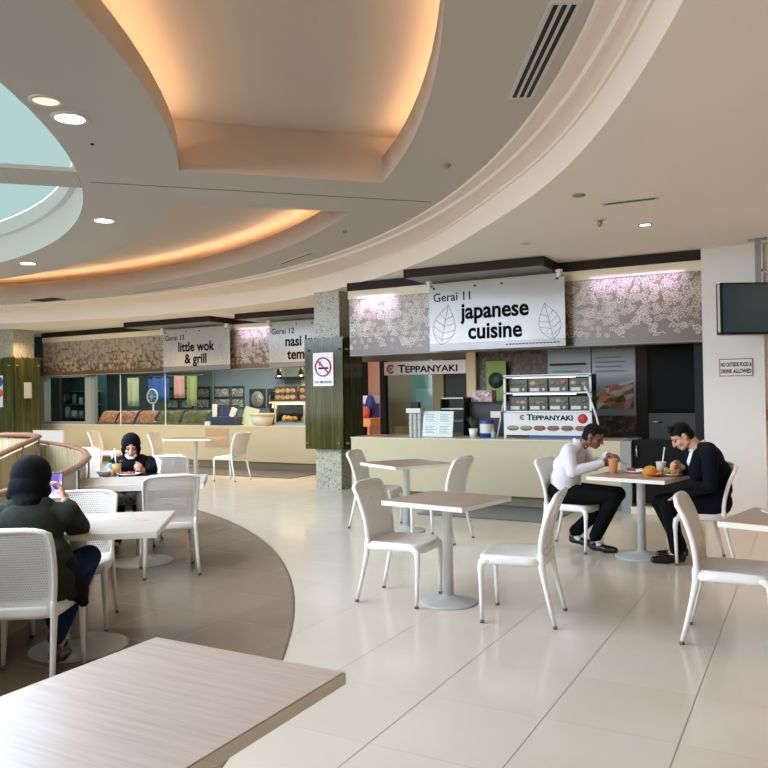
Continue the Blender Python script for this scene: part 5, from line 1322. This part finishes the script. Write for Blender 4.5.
# ================================================================ food and tableware
def plate(label, x, y, z, r, mat_=None, grp=None):
    t = thing('plate', label, 'plate', (x, y, z), 0, grp)
    MB().lathe([(0, .004), (r*.62, .004), (r*.7, .010), (r, .022), (r*.99, .026), (r*.68, .015), (r*.6, .009), (0, .009)], 36, (x, y, z)).build('dish', mat_ or flat('white china', (226, 226, 222), .25), t, world=True)
    return t
def cup(label, x, y, z, r, h_, mat_, drink, straw=None):
    t = thing('drink_cup', label, 'cup', (x, y, z))
    MB().lathe([(0, 0), (r*.76, 0), (r, h_), (r*1.05, h_+.004), (r*.95, h_+.004), (r*.93, h_-.006), (r*.71, .006), (0, .006)], 28, (x, y, z)).build('cup', mat_, t, world=True)
    if drink: MB().lathe([(0, .008), (r*.72, .008), (r*.90, h_*.8), (0, h_*.8)], 24, (x, y, z)).build('drink', drink, t, world=True)
    if straw: MB().tube([(x, y, z+.02), V((x, y, z))+V(straw)], .006, 8).build('straw', flat('white straw', (232, 226, 222), .4), t, world=True)
    return t
ZT3 = .7505
M_orng = flat('milky orange drink', (226, 150, 104), .35)
M_clr = clear_glass('plastic cup', (236, 232, 226), .12)
cup('tall orange drink in front of the man in the white shirt', -1.645, 7.44, ZT3, .045, .135, flat('cup of milky orange', (222, 148, 106), .3), M_orng)
t = plate('white plate of mixed food in the middle of the table of the two men', -1.475, 7.60, ZT3, .115)
rnd = random.Random(9)
M_rice = flat('rice', (226, 216, 192), .7); M_meat = flat('red meat', (150, 62, 42), .5, var=.3, vs=50)
m = MB()
for i in range(6): m.ball((-1.44+rnd.uniform(-.04, .04), 7.60+rnd.uniform(-.04, .04), ZT3+.025), rnd.uniform(.02, .03), seg=8, sc=(1, 1, .7))
m.build('rice', M_rice, t, world=True)
m = MB()
for i in range(7): m.ball((-1.51+rnd.uniform(-.03, .03), 7.59+rnd.uniform(-.05, .05), ZT3+.03), rnd.uniform(.014, .022), seg=8)
m.build('meat', M_meat, t, world=True)
t = plate('red plate with a dome of yellow rice on the table of the two men', -1.275, 7.36, ZT3, .105, flat('red plate', (200, 74, 40), .35))
k = NT('yellow rice'); v = k.vor(k.coord(), 120.); k.set(col=k.ramp(v[0], [(.0, hexc(232, 176, 62)), (.6, hexc(196, 128, 30))]), rough=.6); k.bump(v[0], .6, .01)
m = MB(); m.ball((-1.30, 7.36, ZT3+.03), .068, sc=(1, 1, .95), seg=20); m.build('rice_dome', k.m, t, world=True)
m = MB()
for i in range(8): m.ball((-1.22+rnd.uniform(-.02, .02), 7.37+rnd.uniform(-.05, .05), ZT3+.025), rnd.uniform(.012, .02), seg=8)
m.build('relish', flat('orange relish', (214, 110, 60), .5), t, world=True)
cup('white cup with a straw on the table of the two men', -1.235, 7.55, ZT3, .045, .11, flat('paper cup', (230, 214, 198), .5), None, (.035, -.01, .25))
t = plate('plate of salad by the hand of the man in the suit', -1.12, 7.42, ZT3, .10, flat('beige plate', (206, 186, 160), .4))
for nm, cc, n in (('salad', (140, 132, 70), 9), ('meat', (176, 96, 66), 7)):
    m = MB()
    for i in range(n): m.ball((-1.12+rnd.uniform(-.06, .06), 7.42+rnd.uniform(-.06, .06), ZT3+.03+rnd.uniform(0, .025)), rnd.uniform(.016, .026), seg=8)
    m.build(nm, flat('food '+nm, cc, .6, var=.3, vs=40), t, world=True)
def cutlery(name, label, a, b, bowl=True):
    t = thing(name, label, name.split('_')[-1], a)
    MB().tube([a, b], [.004, .003], 6).build('handle', M_steel, t, world=True)
    d = (V(b)-V(a)).normalized()
    MB().ball(V(b)+d*.02, .02, sc=(1, .8, .35), seg=12).build('bowl' if bowl else 'tines', M_steel, t, world=True)
    return t
P1 = Fig.__new__(Fig)
cutlery('metal_spoon', 'spoon in the hand of the man in the white shirt', (-1.66, 7.53, .905), (-1.56, 7.47, .855))
cutlery('metal_fork', 'fork in the hand of the man in the suit', (-1.10, 7.41, .865), (-1.15, 7.42, .80), False)
# right-hand table
t = plate('white plate on the table by the white wall', -.155, 5.30, .7605, .135)
MB().tube([(-.225, 5.27, .786), (-.085, 5.34, .786)], .006, 6).build('fork_on_plate', M_black, t, world=True)
m = MB(); m.ball((-.125, 5.31, .775), .05, sc=(1.3, 1, .35), seg=12); m.build('leftovers', M_rice, t, world=True)
# the eating woman's table
ZT7 = .7605
def w2(r, f): q = W2(r, f, 0); return q.x, q.y
x, y = w2(.085, .47); cup('clear cup of iced tea with a pink straw before the woman facing the camera', x, y, ZT7, .05, .145, M_clr, flat('iced tea', (214, 176, 118), .3), (-.03, .0, .27))
x, y = w2(-.04, .50); t = plate('white oval plate before the woman facing the camera', x, y, ZT7, .12)
m = MB()
for i in range(6): m.ball((x+rnd.uniform(-.06, .06), y+rnd.uniform(-.05, .05), ZT7+.025), rnd.uniform(.02, .03), seg=8, sc=(1, 1, .6))
m.build('food', M_meat, t, world=True)
x, y = w2(.2, .52); t = thing('soup_bowl', 'small grey bowl beside the iced tea', 'bowl', (x, y, ZT7)); MB().lathe([(0, 0), (.035, 0), (.07, .05), (.066, .05), (.03, .008), (0, .008)], 28, (x, y, ZT7)).build('bowl', flat('grey bowl', (170, 176, 172), .3), t, world=True)
x, y = w2(-.24, .46); t = thing('smartphone', 'black phone lying on the long white table', 'phone', (x, y, ZT7)); MB().box(-.075, .075, -.038, .038, 0, .009, bev=.003, M=Matrix.Translation((x, y, ZT7)) @ Matrix.Rotation(R_(36), 4, 'Z')).build('case', M_black, t, world=True)
MB().box(-.07, .07, -.034, .034, .009, .0096, M=Matrix.Translation((x, y, ZT7)) @ Matrix.Rotation(R_(36), 4, 'Z')).build('screen', flat('dark phone glass', (20, 22, 26), .05), t, world=True)
# pink sticker and small jar on the tables with white tops
tag(MB().box(-.05, .05, -.012, .012, 0, .0012, M=Matrix.Translation((-3.70, 3.56, .7605)) @ Matrix.Rotation(R_(10), 4, 'Z')).build('sticker', flat('pink sticker', (222, 120, 132), .6)), 'pink strip of paper on the white table of the woman with the phone', 'sticker')
x, y = w2(.46, .52); t = thing('wooden_box', 'small wooden box at the end of the long white table', 'box', (x, y, ZT7)); box('body', x-.06, x+.06, y-.05, y+.05, ZT7, ZT7+.07, flat('box wood', (190, 166, 138), .6), t); box('lid', x-.063, x+.063, y-.053, y+.053, ZT7+.07, ZT7+.08, flat('box wood light', (206, 186, 160), .6), t)
# ---------------------------------------------------------------- light
W = bpy.data.worlds.new('daylight'); SC.world = W; W.use_nodes = True
bg = W.node_tree.nodes['Background']; bg.inputs[0].default_value = hexc(246, 246, 246); bg.inputs[1].default_value = 1.5
def area(name, loc, target, sx, sy, energy, col, spread=PI):
    l = bpy.data.lights.new(name, 'AREA'); l.shape = 'RECTANGLE'; l.size = sx; l.size_y = sy; l.energy = energy; l.color = lin([c/255 for c in col]); l.spread = spread
    o = bpy.data.objects.new(name, l); COL.objects.link(o); o.location = loc
    o.rotation_euler = (V(target)-V(loc)).to_track_quat('-Z', 'Y').to_euler(); return o
def spot(name, loc, target, energy, col, ang=90, blend=.6, rad=.05):
    l = bpy.data.lights.new(name, 'SPOT'); l.energy = energy; l.color = lin([c/255 for c in col]); l.spot_size = R_(ang); l.spot_blend = blend; l.shadow_soft_size = rad
    o = bpy.data.objects.new(name, l); COL.objects.link(o); o.location = loc
    o.rotation_euler = (V(target)-V(loc)).to_track_quat('-Z', 'Y').to_euler(); return o
# warm LED strips on the ledges of the coves
k = NT('warm led'); k.set(col=hexc(255, 190, 120), emit=hexc(255, 212, 170), estr=12.); M_led = k.m
names = {45: 'farther', -27: 'nearer'}
for b, nm in ((45, 'the crescent ceiling cove over the far stalls'), (45-72, 'the large ceiling cove nearest the slot vents'), ):
    for r, zz, side in ((R3+.10, ZLIP-.03, 'outer'), (R2-.10, ZLI-.03, 'inner')):
        if b == 45 and side == 'inner': continue
        m = MB(); a0, a1 = bang(b, -LO_, r)+.02, bang(b+72, -HI, r)-.02; n = 60
        for i in range(n):
            b0, b1 = a0+(a1-a0)*i/n, a0+(a1-a0)*(i+1)/n
            m.poly([pol(r, b0, zz), pol(r, b1, zz), pol(r+(.03 if side == 'outer' else -.03), b1, zz), pol(r+(.03 if side == 'outer' else -.03), b0, zz)])
        bmesh.ops.remove_doubles(m.bm, verts=m.bm.verts[:], dist=1e-4)
        tag(m.build('light_strip', M_led), 'warm LED strip on the %s ledge of %s' % (side, nm), 'light')
SC.view_settings.view_transform = 'Standard'; SC.view_settings.look = 'None'; SC.view_settings.gamma = 1.; SC.view_settings.use_curve_mapping = False
SC.view_settings.exposure = 0.9
SC.cycles.use_denoising = True; SC.cycles.max_bounces = 8; SC.cycles.diffuse_bounces = 4; SC.cycles.transparent_max_bounces = 12
SC.cycles.sample_clamp_indirect = 6.
# round downlights throw real light too
for x, y, z, en, col, ang in ((-4.525, 3.729, ZC-.03, 60, (255, 236, 210), 120), (-6.835, 6.072, ZC-.03, 60, (255, 236, 210), 120), (-9.915, 7.413, ZC-.03, 60, (255, 236, 210), 120), (-1.44, 8.14, ZL-.03, 40, (226, 240, 255), 120)):
    spot('downlight_lamp', (x, y, z), (x, y, 0), en, col, ang, .8, .08)
# stall lighting: fluorescent battens inside the stalls and wash lights on the printed bands
area('stall_batten', (-3.6, 11.1, 2.55), (-3.6, 11.1, 0), 3.5, .2, 6, (255, 240, 220))
area('corridor_daylight', (-7.0, 13.6, 3.0), (-7.0, 13.6, 0), 2.8, 1.2, 18, (255, 236, 220))
area('far_stall_batten', (-15.0, 14.2, 2.5), (-15.0, 13.8, 0), 3.5, .3, 24, (235, 245, 240))
area('far_stall_batten', (-11.8, 14.4, 2.5), (-11.8, 14.4, 0), 2.5, .3, 22, (235, 245, 240))
area('far_stall_batten', (-9.6, 14.2, 2.5), (-9.6, 14.0, 0), 2.0, .3, 90, (255, 220, 170))
for x, y, w_ in ((-1.9, YS, 1.1), (-5.6, YS, .6), (-10.35, YF, .8)):
    area('wash_lamp', (x, y-.20, 3.02), (x, y+.02, 2.80), w_, .05, 1.5, (198, 186, 255), R_(75))

sl = area('skylight_daylight', (CX, CY, ZC-.004), (CX, CY, 0), 16.6, 16.6, 3350, (210, 229, 255)); sl.data.shape = 'DISK'
area('added_fill_daylight', (-9., -10., 2.9), (-2., 2., 0), 13, 3.0, 350, (236, 242, 255), R_(120))  # fill light added on the open side; no window stands there
for x, y in ((1.2, 7.6), (1.5, 4.5), (3.6, 6.2), (1.6, 1.4), (3.8, 3.), (-.2, 9.0)):  # warm spots added out of view to tint this side tan
    spot('added_warm_fill', (x, y, ZL-.03), (x, y, 0), 48, (255, 190, 120), 105, .9, .1)

# warm spots added to brighten the far counter, without any fixtures
for x in (-16.2, -14.2, -12.2, -10.4, -8.8):
    spot('added_far_fill', (x, 11.9, ZL-.03), (x, 12.5, 0), 75, (255, 212, 160), 120, .9, .1)
